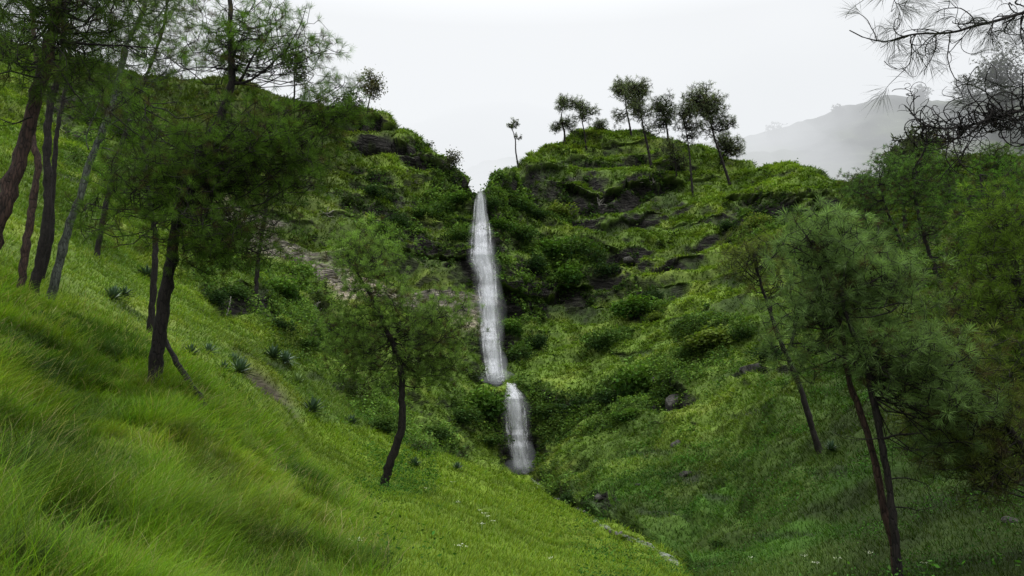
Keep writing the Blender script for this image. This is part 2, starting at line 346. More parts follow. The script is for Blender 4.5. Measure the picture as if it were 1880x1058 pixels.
ledge = np.zeros_like(spx); push = np.zeros_like(spx)
for X, Y, h in LEDGES:
    e_ = ly - np.interp(lx, X, Y); ext = sstep(X[0] - 22, X[0] + 8, lx) * sstep(X[-1] + 22, X[-1] - 8, lx); hh = h * (.35 + .65 * ext)
    mpp = dist / FOC
    face = sstep(-1.5, 3, e_) * sstep(hh * 1.25, hh * .75, e_) * ext
    lip = sstep(-hh * 1.6 - 10, -3, e_) * sstep(3, -1, e_) * ext
    ledge = np.maximum(ledge, face); push = push + (lip * .30 - face * .55) * np.clip(h, 12, 40) * mpp * vis
P[..., 1] -= np.clip(push, -2.2, 1.2)
ed0 = spy - np.interp(spx, [300, 970, 1000, 1060, 1100, 1180, 1250, 1300, 2000], [0, 874, 905, 937, 966, 1003, 1045, 1110, 1900])
gully = sstep(2, -5, ed0) * sstep(-38, -14, ed0) * sstep(955, 1000, spx) * sstep(1330, 1240, spx) * (dist < 85)
disp -= gully * 1.1
rough_small = .06 * np.clip(dist / 25, .1, 1.6) * fbm(P, .7, 2, 52.0)
disp = (disp + rough_small) * sstep(175, 160, dist)
P += n0 * disp[..., None]
nrm = gnorm(P)
area = np.linalg.norm(np.cross(np.gradient(P, axis=0), np.gradient(P, axis=1)), axis=-1)

# colours (base albedo, with painted shade in places)
def lerp(a, b, t): return a * (1 - t[..., None]) + b * t[..., None]
cA, cB, cC, cD = [np.array(c) for c in ((.132,.200,.030), (.092,.152,.024), (.180,.225,.036), (.050,.088,.018))]
g1 = sstep(-.3, .35, fbm(P, 9, 3, 60)); g2 = sstep(0, .5, fbm(P, 3.1, 3, 70)); g3 = sstep(.0, .5, fbm(P, 5, 2, 80))
c = lerp(np.broadcast_to(cB, P.shape), cA, g1); c = lerp(c, cC, g2 * .6); c = lerp(c, cD, g3 * .55)
SS = np.repeat(ss[:, None], NCOL, 1)
EDX = [300, 450, 600, 700, 800, 900, 970, 1000, 1060, 1100, 1180, 1250, 1300, 2000]; EDY = [660, 722, 775, 805, 836, 862, 874, 905, 937, 966, 1003, 1045, 1110, 1900]
edge = spy - np.interp(spx, EDX, EDY)
meadow = sstep(-4, 5, edge + 3 * fbm(P, 2, 2, 93)) * sstep(380, 620, spx + .2 * (spy - 800)) * sstep(120, 95, dist)
rslope = sstep(4, -6, edge) * sstep(940, 1010, spx) * sstep(75, 45, dist); rslope = np.maximum(rslope, sstep(1290, 1420, spx) * sstep(75, 45, dist))
c = lerp(c, np.array((.042,.076,.013)) * (1 + .9 * fbm(P, 2.4, 3, 91))[..., None], rslope * .9)
c = lerp(c, np.array((.055,.130,.014)), rslope * sstep(.15, .5, fbm(P, 3.4, 2, 92)) * .8)
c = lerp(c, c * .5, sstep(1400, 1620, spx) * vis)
c = lerp(c, c * np.array((.50, .45, .6)), ell(spx2, spy2, [(440,270,230,150,1,15),(330,180,260,50,.8,5),(560,380,100,60,.7,20)]) * vis)  # dark vegetation and shade behind the left crowns, both put into colour
c = lerp(c, np.array((.118,.185,.013)) * (1 + .25 * fbm(P, 3, 2, 90))[..., None], meadow * .8)
c = lerp(c, np.array((.034,.062,.016)), shr * .7 * sstep(-.25, .3, fbm(P, 4.5, 2, 95)))  # shade beneath the shrubs painted into the ground colour
slope = nrm[..., 2]
rk = np.clip(rock * sstep(.72, .42, slope) * 1.2 + far * sstep(.34, .15, slope) * .6, 0, 1)
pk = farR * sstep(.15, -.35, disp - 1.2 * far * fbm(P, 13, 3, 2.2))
c = lerp(c, np.array((.030,.050,.010)), pk * .5)  # shade in the dips between lumps painted as darker turf
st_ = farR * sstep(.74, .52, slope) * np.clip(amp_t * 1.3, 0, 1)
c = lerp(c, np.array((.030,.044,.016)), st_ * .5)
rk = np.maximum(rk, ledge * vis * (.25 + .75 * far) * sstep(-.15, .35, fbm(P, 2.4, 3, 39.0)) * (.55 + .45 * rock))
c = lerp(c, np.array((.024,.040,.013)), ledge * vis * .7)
rcol = np.array((.032,.030,.027)) * (1 + .9 * fbm(P * [1, 1, 5], 2.2, 4, 100))[..., None]
c = lerp(c, np.clip(rcol, .008, 1), rk)
sc_ = np.clip(scree * 1.1 + .5 * scree * fbm(P, 2.5, 3, 17), 0, 1) * sstep(.95, .8, slope)
stone = fbm(P * [1, 1, 2.0], .9, 4, 110)
tan = lerp(np.broadcast_to(np.array((.17,.15,.13)), P.shape), np.array((.46,.39,.31)), sstep(.1, .6, fbm(P, 8, 2, 120) + .35 * sstep(480, 600, spy)))
c = lerp(c, np.clip(tan * (1 + 1.4 * stone)[..., None], .02, 1), sc_ * .92)
c = lerp(c, np.array((.060,.046,.038)) * (1 + .6 * stone)[..., None], dirt * .95)
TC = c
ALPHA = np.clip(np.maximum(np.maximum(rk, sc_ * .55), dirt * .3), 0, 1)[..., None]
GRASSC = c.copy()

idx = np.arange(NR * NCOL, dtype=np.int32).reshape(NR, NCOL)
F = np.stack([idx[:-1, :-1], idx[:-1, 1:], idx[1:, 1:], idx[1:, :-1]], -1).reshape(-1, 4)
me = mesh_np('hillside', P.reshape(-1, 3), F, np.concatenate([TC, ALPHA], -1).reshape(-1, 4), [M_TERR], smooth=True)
hill = tag(link('hillside', me), 'green grassy hillsides and ravine', kind='structure')
print('terrain', time.time() - T0)

bpy.context.view_layer.update()
DEP = bpy.context.evaluated_depsgraph_get()
CAMO = Vector((0, 0, CAMZ))
def hit(px, py, tries=60):
    """terrain point seen at the photo pixel (walks down the picture past the skyline if needed)"""
    for k in range(tries):
        q = pix(px, py + 2 * k, 50.0); d = (Vector(q) - CAMO).normalized()
        ok, loc, nr, _ = hill.ray_cast(CAMO, d, distance=400, depsgraph=DEP)
        if ok and loc.y < 170: return np.array(loc), np.array(nr)
    return pix(px, py, 100.0), np.array((0, 0, 1.0))
def ground_z(x, y):
    ok, loc, nr, _ = hill.ray_cast(Vector((x, y, 200)), Vector((0, 0, -1)), distance=500, depsgraph=DEP)
    return loc.z if ok else 0.0

# scatter on the terrain grid
QP = P; QPx, QPy, _ = project(P)
view = P - np.array([0, 0, CAMZ]); vd = np.linalg.norm(view, axis=-1)
facing = -(view * nrm).sum(-1) / vd
base_ok = (QPx > -160) & (QPx < 2040) & (QPy < 1180) & (dist > 1.2) & (dist < 165) & (facing > -.12)
def scatter(n, weight, seed):
    rng = np.random.default_rng(seed)
    w = np.where(base_ok, weight * area, 0)[:-1, :-1].ravel(); cw = np.cumsum(w)
    s = np.searchsorted(cw, rng.random(n) * cw[-1]); i, j = s // (NCOL - 1), s % (NCOL - 1)
    u, v = rng.random(n)[:, None], rng.random(n)[:, None]
    p = (P[i, j] * (1-u) + P[i+1, j] * u) * (1-v) + (P[i, j+1] * (1-u) + P[i+1, j+1] * u) * v
    return p, nrm[i, j], TC[i, j], i, j, rng

# ------------------------------------------------------------------ grass
def blades(name, p, nr, colr, L, wdt, rng, segs=2, lean=.5, droop=.8, slopeward=.25, label='', clump=False, tipc=(1.25,1.2,1.1)):
    n = len(p)
    az = rng.random(n) * 2 * np.pi
    if clump: az = 9.0 * fbm(p, .9, 2, 500) + 1.1 * rng.normal(size=n)
    out = np.stack([np.cos(az), np.sin(az), np.zeros(n)], -1)
    out += slopeward * 4 * np.stack([nr[:, 0], nr[:, 1], 0 * az], -1)
    out /= np.linalg.norm(out, axis=1)[:, None] + 1e-6
    up = nr * .35 + np.array([0, 0, .65]); up /= np.linalg.norm(up, axis=1)[:, None]
    le = (lean * (.4 + 1.2 * rng.random(n)))[:, None]; dr = (droop * (.3 + 1.2 * rng.random(n)))[:, None]
    side = np.cross(out, up); side /= np.linalg.norm(side, axis=1)[:, None] + 1e-6
    sa = (rng.random(n) * 1.2 - .6)[:, None]; side = side * np.cos(sa) + out * np.sin(sa)
    L = L[:, None]; V = []; Cc = []
    for k in range(segs + 1):
        t = k / segs
        q = p - up * L * .06 + up * L * (t - .42 * dr * t * t) + out * L * (le * t + .55 * dr * t * t)
        w = (wdt * (1 - t) ** .6 * (.75 + .25 * t))[:, None]
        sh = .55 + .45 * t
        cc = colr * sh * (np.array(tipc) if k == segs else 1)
        if k < segs: V += [q - side * w * .5, q + side * w * .5]; Cc += [cc, cc]
        else: V += [q]; Cc += [cc]
    nv = 2 * segs + 1
    V = np.stack(V, 1).reshape(-1, 3); Cc = np.clip(np.stack(Cc, 1).reshape(-1, 3), 0, 1)
    b = np.arange(n)[:, None] * nv
    Fs = [(b + np.array([[2*k, 2*k+1, 2*k+3, 2*k+2]])) for k in range(segs - 1)]
    Ft = b + np.array([[2*segs-2, 2*segs-1, 2*segs]])
    Fl = ([np.concatenate(Fs)] if Fs else []) + [Ft]
    me = mesh_np(name, V, Fl, Cc, [M_GRASS])
    o = link(name, me); return tag(o, label, 'grass', kind='stuff')

def jitter(colr, rng, a=.25, hue=.12):
    n = len(colr); f = 1 + a * rng.normal(size=(n, 1)); h = hue * rng.normal(size=(n, 1))
    return np.clip(colr * np.clip(f, .35, 1.9) * np.concatenate([1 + h, 1 + 0*h, 1 - h], 1), .002, .9)

grassy = (1 - np.clip(rk * 1.1, 0, 1)) * (1 - sc_ * .93) * (1 - dirt)
long_m = ell(QPx, QPy, [(150,880,420,330,1,30),(430,940,260,150,1,25),(60,620,200,160,.7,30),(500,1020,160,90,1,0)])
# long foreground grass
cl = sstep(-.5, .45, fbm(P, .55, 2, 200))
w = grassy * long_m * (.12 + cl) / np.maximum(dist, 2.5) ** 1.15 * sstep(30, 18, dist)
p, nr, tc_, i, j, rng = scatter(115000, w, 1)
cl_ = fbm(p, 1.6, 2, 210); cc = lerp(np.broadcast_to(np.array((.135,.240,.018)), tc_.shape), np.array((.19,.27,.030)), sstep(-.1,.6,cl_)); cc = lerp(cc, np.array((.040,.085,.012)), sstep(.0,.5,-cl_)); cc = cc * (1 + .55 * fbm(p, .7, 2, 211))[:, None]
qx, qy, _ = project(p)
hol_shade = ell(qx + 25 * fbm(p, .5, 2, 77), qy + 25 * fbm(p, .5, 2, 78), [(375,880,70,42,1,35),(330,820,40,20,.7,30),(130,985,110,40,.8,25),(480,1020,90,40,.9,20),(50,900,70,30,.7,20),(250,720,60,16,.6,25),(200,870,60,30,.6,30),(20,1040,80,30,.8,10),(560,960,50,18,.5,30),(90,770,90,20,.5,15)])
cc = cc * (1 - .62 * hol_shade)[:, None] * np.where(qx < 200, .9, 1.0)[:, None]  # shaded hollows painted by darkening the blades
cc = jitter(cc, rng, .25, .12); dry = rng.random(len(cc)) < .055; cc[dry] = np.array((.30,.27,.12)) * (.7 + .5 * rng.random((dry.sum(), 1)))
L = (.22 + .38 * rng.random(len(p)) ** 1.3) * (.55 + .8 * sstep(-.4, .5, fbm(p, 1.1, 2, 220))); dd = p[:, 1]
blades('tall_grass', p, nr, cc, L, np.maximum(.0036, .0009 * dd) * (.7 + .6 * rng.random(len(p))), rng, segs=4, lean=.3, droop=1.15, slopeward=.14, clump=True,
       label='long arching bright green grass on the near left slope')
# seed stalks
p, nr, tc_, i, j, rng = scatter(1300, w * sstep(-.1, .4, fbm(P, 1.5, 2, 230)), 2)
blades('seed_grass', p, nr, jitter(np.broadcast_to(np.array((.34,.31,.15)), p.shape), rng, .2, .05), .32 + .25 * rng.random(len(p)), np.maximum(.005, .0010 * p[:, 1]), rng, segs=5, lean=.2, droop=.9,
       label='pale straw coloured seed stalks above the near left grass')
# short turf near and mid
w = grassy * (1 - .55 * long_m) / np.maximum(dist, 4) ** 1.55 * sstep(90, 50, dist)
p, nr, tc_, i, j, rng = scatter(210000, w, 3)
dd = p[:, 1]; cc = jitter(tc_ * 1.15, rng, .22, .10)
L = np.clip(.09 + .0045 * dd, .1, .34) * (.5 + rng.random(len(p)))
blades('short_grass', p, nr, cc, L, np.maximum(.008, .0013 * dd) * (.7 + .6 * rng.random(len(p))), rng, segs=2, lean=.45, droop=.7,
       label='short fine bright green turf on the meadow and lower slopes')
# tussocks on the far hillsides
w = grassy * (1 - .8 * st_) * (1 - .8 * ledge) * (.35 + sstep(-.2, .4, fbm(P, 1.4, 2, 240))) / np.maximum(dist, 20) ** 1.0 * sstep(25, 60, dist) * (1 - .4 * shr)
p, nr, tc_, i, j, rng = scatter(260000, w, 4)
dd = p[:, 1]; cc = jitter(tc_ * (1.15 + .45 * fbm(p, 1.6, 2, 245))[:, None], rng, .12, .06)
L = np.clip(.0034 * dd, .15, .45) * (.4 + .9 * rng.random(len(p)))
blades('hill_grass', p, nr, cc, L, .0017 * dd * (.6 + .8 * rng.random(len(p))), rng, segs=2, lean=.9, droop=1.1, slopeward=.5,
       label='coarse green tussock grass covering the far hillsides')
print('grass', time.time() - T0)

# ------------------------------------------------------------------ leaf clouds
def leaf_quads(c, size, rng, up=.4, asp=.55):
    """diamond leaves centred at c"""
    n = len(c)
    d = rng.normal(size=(n, 3)); d[:, 2] = d[:, 2] * .5 - .1; d /= np.linalg.norm(d, axis=1)[:, None]
    nn = rng.normal(size=(n, 3)) + np.array([0, 0, up * 2.5]); s = np.cross(d, nn); s /= np.linalg.norm(s, axis=1)[:, None] + 1e-6
    sz = np.asarray(size).reshape(-1, 1)
    V = np.stack([c - d * sz * .5, c + s * sz * asp * .5, c + d * sz * .5, c - s * sz * asp * .5], 1).reshape(-1, 3)
    F = np.arange(n * 4, dtype=np.int32).reshape(-1, 4)
    return V, F
def undergrowth(name, n, weight, seed, size, hgt, ctop, cbot, label, per=7):
    p, nr, tc_, i, j, rng = scatter(n, weight, seed)
    hgt = hgt * np.clip(.35 + .9 * sstep(-.35, .5, fbm(p, 2.4, 2, seed)), 0, 2)
    h = rng.random((n, per)) ** .7
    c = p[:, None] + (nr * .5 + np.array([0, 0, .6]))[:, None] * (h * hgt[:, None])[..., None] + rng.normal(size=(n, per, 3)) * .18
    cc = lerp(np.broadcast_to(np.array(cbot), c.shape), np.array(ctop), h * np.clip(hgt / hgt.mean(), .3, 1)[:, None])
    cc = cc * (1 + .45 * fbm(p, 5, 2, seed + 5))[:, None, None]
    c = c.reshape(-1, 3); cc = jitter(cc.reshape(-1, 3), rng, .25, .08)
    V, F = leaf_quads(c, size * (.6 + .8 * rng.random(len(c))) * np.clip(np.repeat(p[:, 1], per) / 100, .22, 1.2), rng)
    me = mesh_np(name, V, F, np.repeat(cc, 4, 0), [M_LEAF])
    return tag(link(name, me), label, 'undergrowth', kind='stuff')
undergrowth('undergrowth', 24000, shr ** 1.3 * sstep(-.15, .25, fbm(P, 4.5, 2, 95)) * (1 - .55 * sc_) * sstep(.0, .3, slope + .1) * sstep(25, 55, dist), 31, .32, .8, (.110,.190,.034), (.026,.055,.014), 'dense leafy undergrowth in the ravine beside the waterfall')
undergrowth('ledge_plants', 7000, far * (rk + .25 * sstep(.75, .5, slope)) * (1 - sc_) * sstep(-.1, .3, fbm(P, 3, 2, 300)), 32, .34, .55, (.055,.10,.02), (.012,.026,.008), 'small leafy plants hanging on the rock ledges')
undergrowth('herbs', 9000, grassy * sstep(0, .35, fbm(P, 2.0, 2, 310)) * sstep(5, 25, dist) * sstep(80, 50, dist) * sstep(1000, 1150, QPx + 400 * (QPx < 800)) / np.maximum(dist, 10), 33, .26, .22, (.055,.14,.02), (.02,.05,.01), 'low broad leaved herbs in the lower slope grass')
print('undergrowth', time.time() - T0)

# ------------------------------------------------------------------ trees
def catmull(pts, n):
    pts = np.asarray(pts, float); k = len(pts)
    L = np.concatenate([[0], np.cumsum(np.linalg.norm(np.diff(pts, axis=0), axis=1))])
    t = np.linspace(0, L[-1], n)
    ext = np.vstack([2 * pts[0] - pts[1], pts, 2 * pts[-1] - pts[-2]])
    i = np.clip(np.searchsorted(L, t, side='right') - 1, 0, k - 2); u = ((t - L[i]) / np.maximum(L[i + 1] - L[i], 1e-6))[:, None]
    a, b, c, d = ext[i], ext[i + 1], ext[i + 2], ext[i + 3]
    return .5 * (2 * b + (c - a) * u + (2 * a - 5 * b + 4 * c - d) * u * u + (3 * b - a - 3 * c + d) * u ** 3)

def tube_mesh(path, rad, sides=10, rough=0.0, seed=0):
    """closed tapered tube along a path"""
    path = np.asarray(path); n = len(path); rad = np.broadcast_to(rad, (n,))
    T = np.gradient(path, axis=0); T /= np.linalg.norm(T, axis=1)[:, None] + 1e-9
    ref = np.array([1.0, .1, 0]) if abs(T[0, 0]) < .8 else np.array([0, 1.0, .1])
    A = np.cross(T, ref); A /= np.linalg.norm(A, axis=1)[:, None]; B = np.cross(T, A)
    th = np.linspace(0, 2 * np.pi, sides, endpoint=False)
    V = path[:, None] + rad[:, None, None] * (A[:, None] * np.cos(th)[None, :, None] + B[:, None] * np.sin(th)[None, :, None])
    if rough > 0:
        V = V + (V - path[:, None]) * (rough * fbm(V, max(rad.max() * 1.2, .02), 3, seed * 3.1))[..., None]
    idx = np.arange(n * sides).reshape(n, sides); nx = np.roll(idx, -1, 1)
    F = np.stack([idx[:-1], nx[:-1], nx[1:], idx[1:]], -1).reshape(-1, 4)
    V = V.reshape(-1, 3); V = np.vstack([V, path[0], path[-1]])
    c0 = np.stack([np.full(sides, n * sides), nx[0], idx[0]], -1); c1 = np.stack([np.full(sides, n * sides + 1), idx[-1], nx[-1]], -1)
    return V, F, np.vstack([c0, c1])

def seg_tubes(A, B, ra, rb, sides=4):
    n = len(A); T = B - A; T = T / (np.linalg.norm(T, axis=1)[:, None] + 1e-9)
    ref = np.where(np.abs(T[:, 2:3]) > .9, np.array([[1.0, 0, 0]]), np.array([[0, 0, 1.0]]))
    X = np.cross(T, ref); X /= np.linalg.norm(X, axis=1)[:, None] + 1e-9; Y = np.cross(T, X)
    th = np.linspace(0, 2 * np.pi, sides, endpoint=False)
    R = X[:, None] * np.cos(th)[None, :, None] + Y[:, None] * np.sin(th)[None, :, None]
    V = np.concatenate([A[:, None] + R * ra[:, None, None], B[:, None] + R * rb[:, None, None]], 1).reshape(-1, 3)
    b = np.arange(n)[:, None, None] * 2 * sides; k = np.arange(sides); k2 = (k + 1) % sides
    q = np.stack([k, k2, k2 + sides, k + sides], -1)[None]
    return V, (b + q).reshape(-1, 4)

def needles(c, d, rng, n, ln, wd, col, spread=(8, 80), droop=.12, stem=.35):
    """c,d (m,3): tuft tips and twig directions; n needles each, one thin triangle per needle"""
    m = len(c); d = d / (np.linalg.norm(d, axis=1)[:, None] + 1e-9)
    ph = np.radians(spread[0] + (spread[1] - spread[0]) * rng.random((m, n)) ** .8)
    r = rng.normal(size=(m, n, 3)); r -= (r * d[:, None]).sum(-1, keepdims=True) * d[:, None]; r /= np.linalg.norm(r, axis=-1, keepdims=True) + 1e-9
    nd = d[:, None] * np.cos(ph)[..., None] + r * np.sin(ph)[..., None]; nd[..., 2] -= droop * rng.random((m, n))
    L = ln * (.65 + .5 * rng.random((m, n, 1)))
    root = c[:, None] - d[:, None] * (stem * ln * rng.random((m, n, 1)))
    tip = root + nd * L
    s = np.cross(nd, rng.normal(size=(m, n, 3))); s /= np.linalg.norm(s, axis=-1, keepdims=True) + 1e-9
    mid = root + nd * L * .45 + np.array([0, 0, .05]) * L
    w = np.asarray(wd).reshape(-1, 1, 1) * .5
    V = np.stack([root, mid - s * w, tip, mid + s * w], 2).reshape(-1, 3)
    F = np.arange(m * n * 4, dtype=np.int32).reshape(-1, 4)
    C = np.repeat(col[:, None], n, 1) * (1 + .22 * rng.normal(size=(m, n, 1)))
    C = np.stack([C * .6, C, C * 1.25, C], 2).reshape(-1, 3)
    return V, F, np.clip(C, .002, .9)

def grow(trunk, clumps, rng, jit=.12, up=.25):
    """skeleton: nodes, parent index; trunk nodes have parent -1. clumps: list of (centre, radius, ntufts, ry)"""
    nodes = [np.array(t) for t in trunk]; par = [-1] * len(trunk); tips = []
    TR = np.array(trunk)
    for (c, cr, nt_, sq) in clumps:
        h = np.linalg.norm(TR[:, :2] - c[:2], axis=1)
        cost = np.linalg.norm(TR - c, axis=1) + 1.2 * np.maximum(0, TR[:, 2] - (c[2] - up * h))
        k = int(np.argmin(cost)); k = max(k, int(rng.random() * .35 * len(TR))); a = TR[k]; D = c - a; L = np.linalg.norm(D)
        m = max(2, int(L / .35)); prev = k; local = []
        bend = np.array([rng.normal() * .12, rng.normal() * .12, -.12 - .12 * rng.random()]) * L
        for q in range(1, m + 1):
            t = q / m; pnt = a + D * t + bend * math.sin(math.pi * t) + rng.normal(size=3) * jit * .35 * (t < 1)
            nodes.append(pnt); par.append(prev); prev = len(nodes) - 1
            if t > .45: local.append(prev)
        pts = rng.normal(size=(nt_, 3)); pts /= np.linalg.norm(pts, axis=1)[:, None]
        pts = c + pts * (cr * (.35 + .75 * rng.random((nt_, 1)) ** .6)) * np.array([1, 1, sq])
        order = np.argsort(np.linalg.norm(pts - a, axis=1))
        for o_ in order:
            p_ = pts[o_]; LN = np.array([nodes[z] for z in local])
            dd = np.linalg.norm(LN - p_, axis=1); kk = local[int(np.argmin(dd))]; b = nodes[kk]
            mid = (b + p_) / 2 + rng.normal(size=3) * jit * .5 + np.array([0, 0, -.10]) * np.linalg.norm(p_ - b)
            nodes.append(mid); par.append(kk); nodes.append(p_); par.append(len(nodes) - 2)
            local += [len(nodes) - 2, len(nodes) - 1]; tips.append(len(nodes) - 1)
    return np.array(nodes), np.array(par), np.array(tips, int)

def blob_clumps(blobs, rng, base_d, rtip_, dens=.62):
    out = []
    for (px, py, dd, rx, ry, nc, cr, nt_, sq) in blobs:
        c = pix(px, py, base_d + dd)
        if rtip_ < .02:
            nc = int(round(nc * 1.7)); nt_ = int(nt_ * .66 * dens); cr = cr * 1.45; sq = min(.9, sq * 1.25)
        else:
            nc = int(round(nc * 2.3)); nt_ = int(nt_ * .7); cr = cr * 1.3; rx = rx * 1.25; ry = ry * 1.5; sq = min(1, sq * 1.3)
        sx = rx / FOC * (base_d + dd); sz = ry / FOC * (base_d + dd)
        for _ in range(nc):
            v = rng.normal(size=3); v /= np.linalg.norm(v); v *= rng.random() ** .4
            out.append((c + v * np.array([sx, .75 * max(sx, .6 * sz), sz]), cr, nt_, sq))
    return out

def pine(label, trunk_px, r0, r1, blobs, ncol=(.030, .058, .018), nneed=34, nlen=.22, nwid=.006, bark=None, group=None, seed=0, name='pine_tree', cat='tree',
         crown_from=.35, dead=(), leaf=0, rtip=.0045, jit=.12, base=None, spread=(8, 80), tsides=10, brown=.08, up=.25, dens=.62):
    rng = np.random.default_rng(seed + 100); bark = bark or M_BARK
    if base is None: base, _ = hit(trunk_px[0][0], trunk_px[0][1])
    base = np.array(base, float); bd = base[1]
    pts = [base - [0, 0, .3]] + [pix(q[0], q[1], bd + (q[2] if len(q) > 2 else 0)) for q in trunk_px[1:]]
    L = np.linalg.norm(pts[-1] - pts[0]); n = max(12, int(L / .18))
    n = min(n, 70)
    path = catmull(pts, n)
    path[1:-1] += rng.normal(size=(n - 2, 3)) * r0 * .10
    t = np.linspace(0, 1, n); rad = r0 * (1 - t) ** .8 * (1 - r1 / r0) + r1; rad = rad * (1 + .85 * np.exp(-t * L / .22)) * (1 + .05 * rng.normal(size=n))
    root = empty(name, base); tag(root, label, cat, group)
    V, F4, F3 = tube_mesh(path, rad, tsides, .22, seed)
    tr = link('trunk', mesh_np('trunk', V - base, [F4, F3], None, [bark], smooth=True), root)
    ks = int(n * crown_from); trunk_nodes = path[ks:]
    if blobs:
        cl = blob_clumps(blobs, rng, bd, rtip, dens)
        nodes, par, tips = grow(trunk_nodes, cl, rng, jit, up)
        cnt = np.zeros(len(nodes)); cnt[tips] = 1
        for k in range(len(nodes) - 1, -1, -1):
            if par[k] >= 0: cnt[par[k]] += cnt[k]
        br = np.where(par >= 0)[0]
        rad_n = np.minimum(rtip * np.maximum(cnt, 1) ** .38, r0 * .55)
        V1, F1 = seg_tubes(nodes[par[br]], nodes[br], np.minimum(rad_n[par[br]], rad_n[br] * 1.5), rad_n[br], 4 if rtip < .02 else 3)
        tdir = nodes[tips] - nodes[par[tips]]; tdir /= np.linalg.norm(tdir, axis=1)[:, None] + 1e-9; tdir[:, 2] += .25
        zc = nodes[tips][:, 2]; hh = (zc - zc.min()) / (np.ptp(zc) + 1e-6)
        col = np.array(ncol)[None] * (np.array([2.2, 1.85, 1.05]) if rtip < .02 else np.array([2.1, 1.85, 1.6])) * (.75 + .5 * hh)[:, None] * (1 + .25 * rng.normal(size=(len(tips), 1)))  # lit crown top painted in: needles brighten with height
        bm_ = rng.random(len(tips)) < brown; col[bm_] = np.array((.055, .045, .02)) * (.7 + .6 * rng.random((bm_.sum(), 1)))
        if leaf:
            cc = np.repeat(nodes[tips], leaf, 0) + rng.normal(size=(len(tips) * leaf, 3)) * nlen
            V2, F2 = leaf_quads(cc, nwid * (.6 + .8 * rng.random(len(cc))), rng); C2 = np.repeat(np.repeat(col, leaf, 0) * (1 + .2 * rng.normal(size=(len(cc), 1))), 4, 0)
        else:
            V2, F2, C2 = needles(nodes[tips], tdir, rng, nneed, nlen, nwid, col, spread)
        Vc = np.vstack([V1, V2]) - base; Cc = np.vstack([np.full((len(V1), 3), .02), np.clip(C2, .003, .9)])
        me = mesh_np('crown', Vc, [F1, F2 + len(V1)], Cc, [bark if bark is not M_BARKR else M_BARK, M_LEAF if leaf else M_NEEDLE], np.concatenate([np.zeros(len(F1)), np.ones(len(F2))]))
        link('crown', me, root)
    for q, (pp, rr) in enumerate(dead):
        pw = np.array([pix(x[0], x[1], bd + (x[2] if len(x) > 2 else 0)) for x in pp]); m = max(8, len(pp) * 5)
        pw = catmull(pw, m); pw[1:] += np.cumsum(rng.normal(size=(m - 1, 3)), 0) * rr * .25
        V, F4, F3 = tube_mesh(pw, np.linspace(rr, rr * .25, m), 6, .15, q)
        Vs, Fs, Ts, off = [V], [F4], [F3], len(V)
        for s_ in range(3):      # side twigs
            k = rng.integers(m // 3, m - 2); dv = pw[k + 1] - pw[k]; dv /= np.linalg.norm(dv); dv = dv + rng.normal(size=3) * .7
            tw = catmull([pw[k], pw[k] + dv * rr * 8, pw[k] + dv * rr * 15 + rng.normal(size=3) * rr * 5], 7)
            v, f4, f3 = tube_mesh(tw, np.linspace(rr * .4, rr * .12, 7), 4); Vs.append(v); Fs.append(f4 + off); Ts.append(f3 + off); off += len(v)
        link('dead_branch', mesh_np('dead_branch', np.vstack(Vs) - base, [np.vstack(Fs), np.vstack(Ts)], None, [M_BARK if bark is M_BARKR else bark], smooth=True), root)
    return root

GL = 'pines clustered at the left edge'
# --- left cluster
pine('reddish barked pine leaning right at the extreme left edge', [(-70,600),(-30,500),(0,400,0),(45,260,.2),(75,150,.3),(100,50,.4),(118,-60,.5),(135,-200,.5)], .155, .08,
     [(60,-30,0,110,60,7,.75,55,.6),(30,110,-.5,70,60,4,.6,50,.6),(200,10,0,120,50,6,.6,50,.6),(150,120,.8,80,40,4,.5,45,.6)], bark=M_BARKR, group=GL, dens=.8, seed=1, crown_from=.6, ncol=(.024,.050,.014),
     dead=[([(110,78),(160,80),(220,84),(300,88)],.03),([(95,110),(130,160),(170,210)],.02),([(60,215),(20,225),(-20,205)],.018)])
pine('slim brown pine trunk, second from the left edge, joining its neighbour higher up', [(37,538),(46,460),(60,380),(70,300),(60,250),(70,150),(60,40),(50,-80)], .115, .045,
     [(20,60,1,90,60,6,.7,50,.6),(70,-40,1,80,50,4,.7,45,.6)], bark=M_BARKR, group=GL, dens=.8, seed=2, crown_from=.6, ncol=(.022,.046,.014))
pine('darkest pine trunk of the left edge cluster, upright behind the reddish one', [(60,542),(78,450),(88,370),(86,280),(92,200),(112,110),(120,0),(125,-100)], .14, .05,
     [(130,60,1,100,60,6,.7,50,.6),(190,160,1.5,70,50,4,.6,45,.5),(130,-40,1,80,40,4,.7,40,.6)], group=GL, dens=.8, seed=3, crown_from=.6, ncol=(.024,.052,.014),
     dead=[([(100,165),(150,215),(195,262)],.018)])
pine('thin dark pine standing just behind the darkest trunk at left', [(72,512),(92,440),(96,360),(104,250),(122,150),(130,40)], .11, .04,
     [(170,90,2,80,50,4,.6,40,.6)], group=GL, dens=.8, seed=4, crown_from=.65, ncol=(.024,.05,.014))
pine('grey green lichen covered pine with bare dead side branches, leaning right', [(86,556),(108,490),(122,430),(148,360),(164,300),(190,240),(212,170),(232,90),(262,20),(290,-60)], .135, .04,
     [(250,40,0,90,60,6,.55,45,.6),(330,20,0,60,50,4,.5,40,.6),(300,110,.5,50,35,3,.45,40,.6)], bark=M_BARKG, group=GL, dens=.8, seed=5, crown_from=.65, ncol=(.028,.052,.018),
     dead=[([(190,240),(215,222),(260,222),(300,219)],.028),([(163,275),(160,250),(180,200),(186,178)],.022),([(160,290),(185,272),(215,280),(238,288)],.024),([(210,180),(250,150),(300,120)],.022),([(205,195),(250,175),(290,145)],.018),([(195,205),(165,175),(135,150)],.015)])
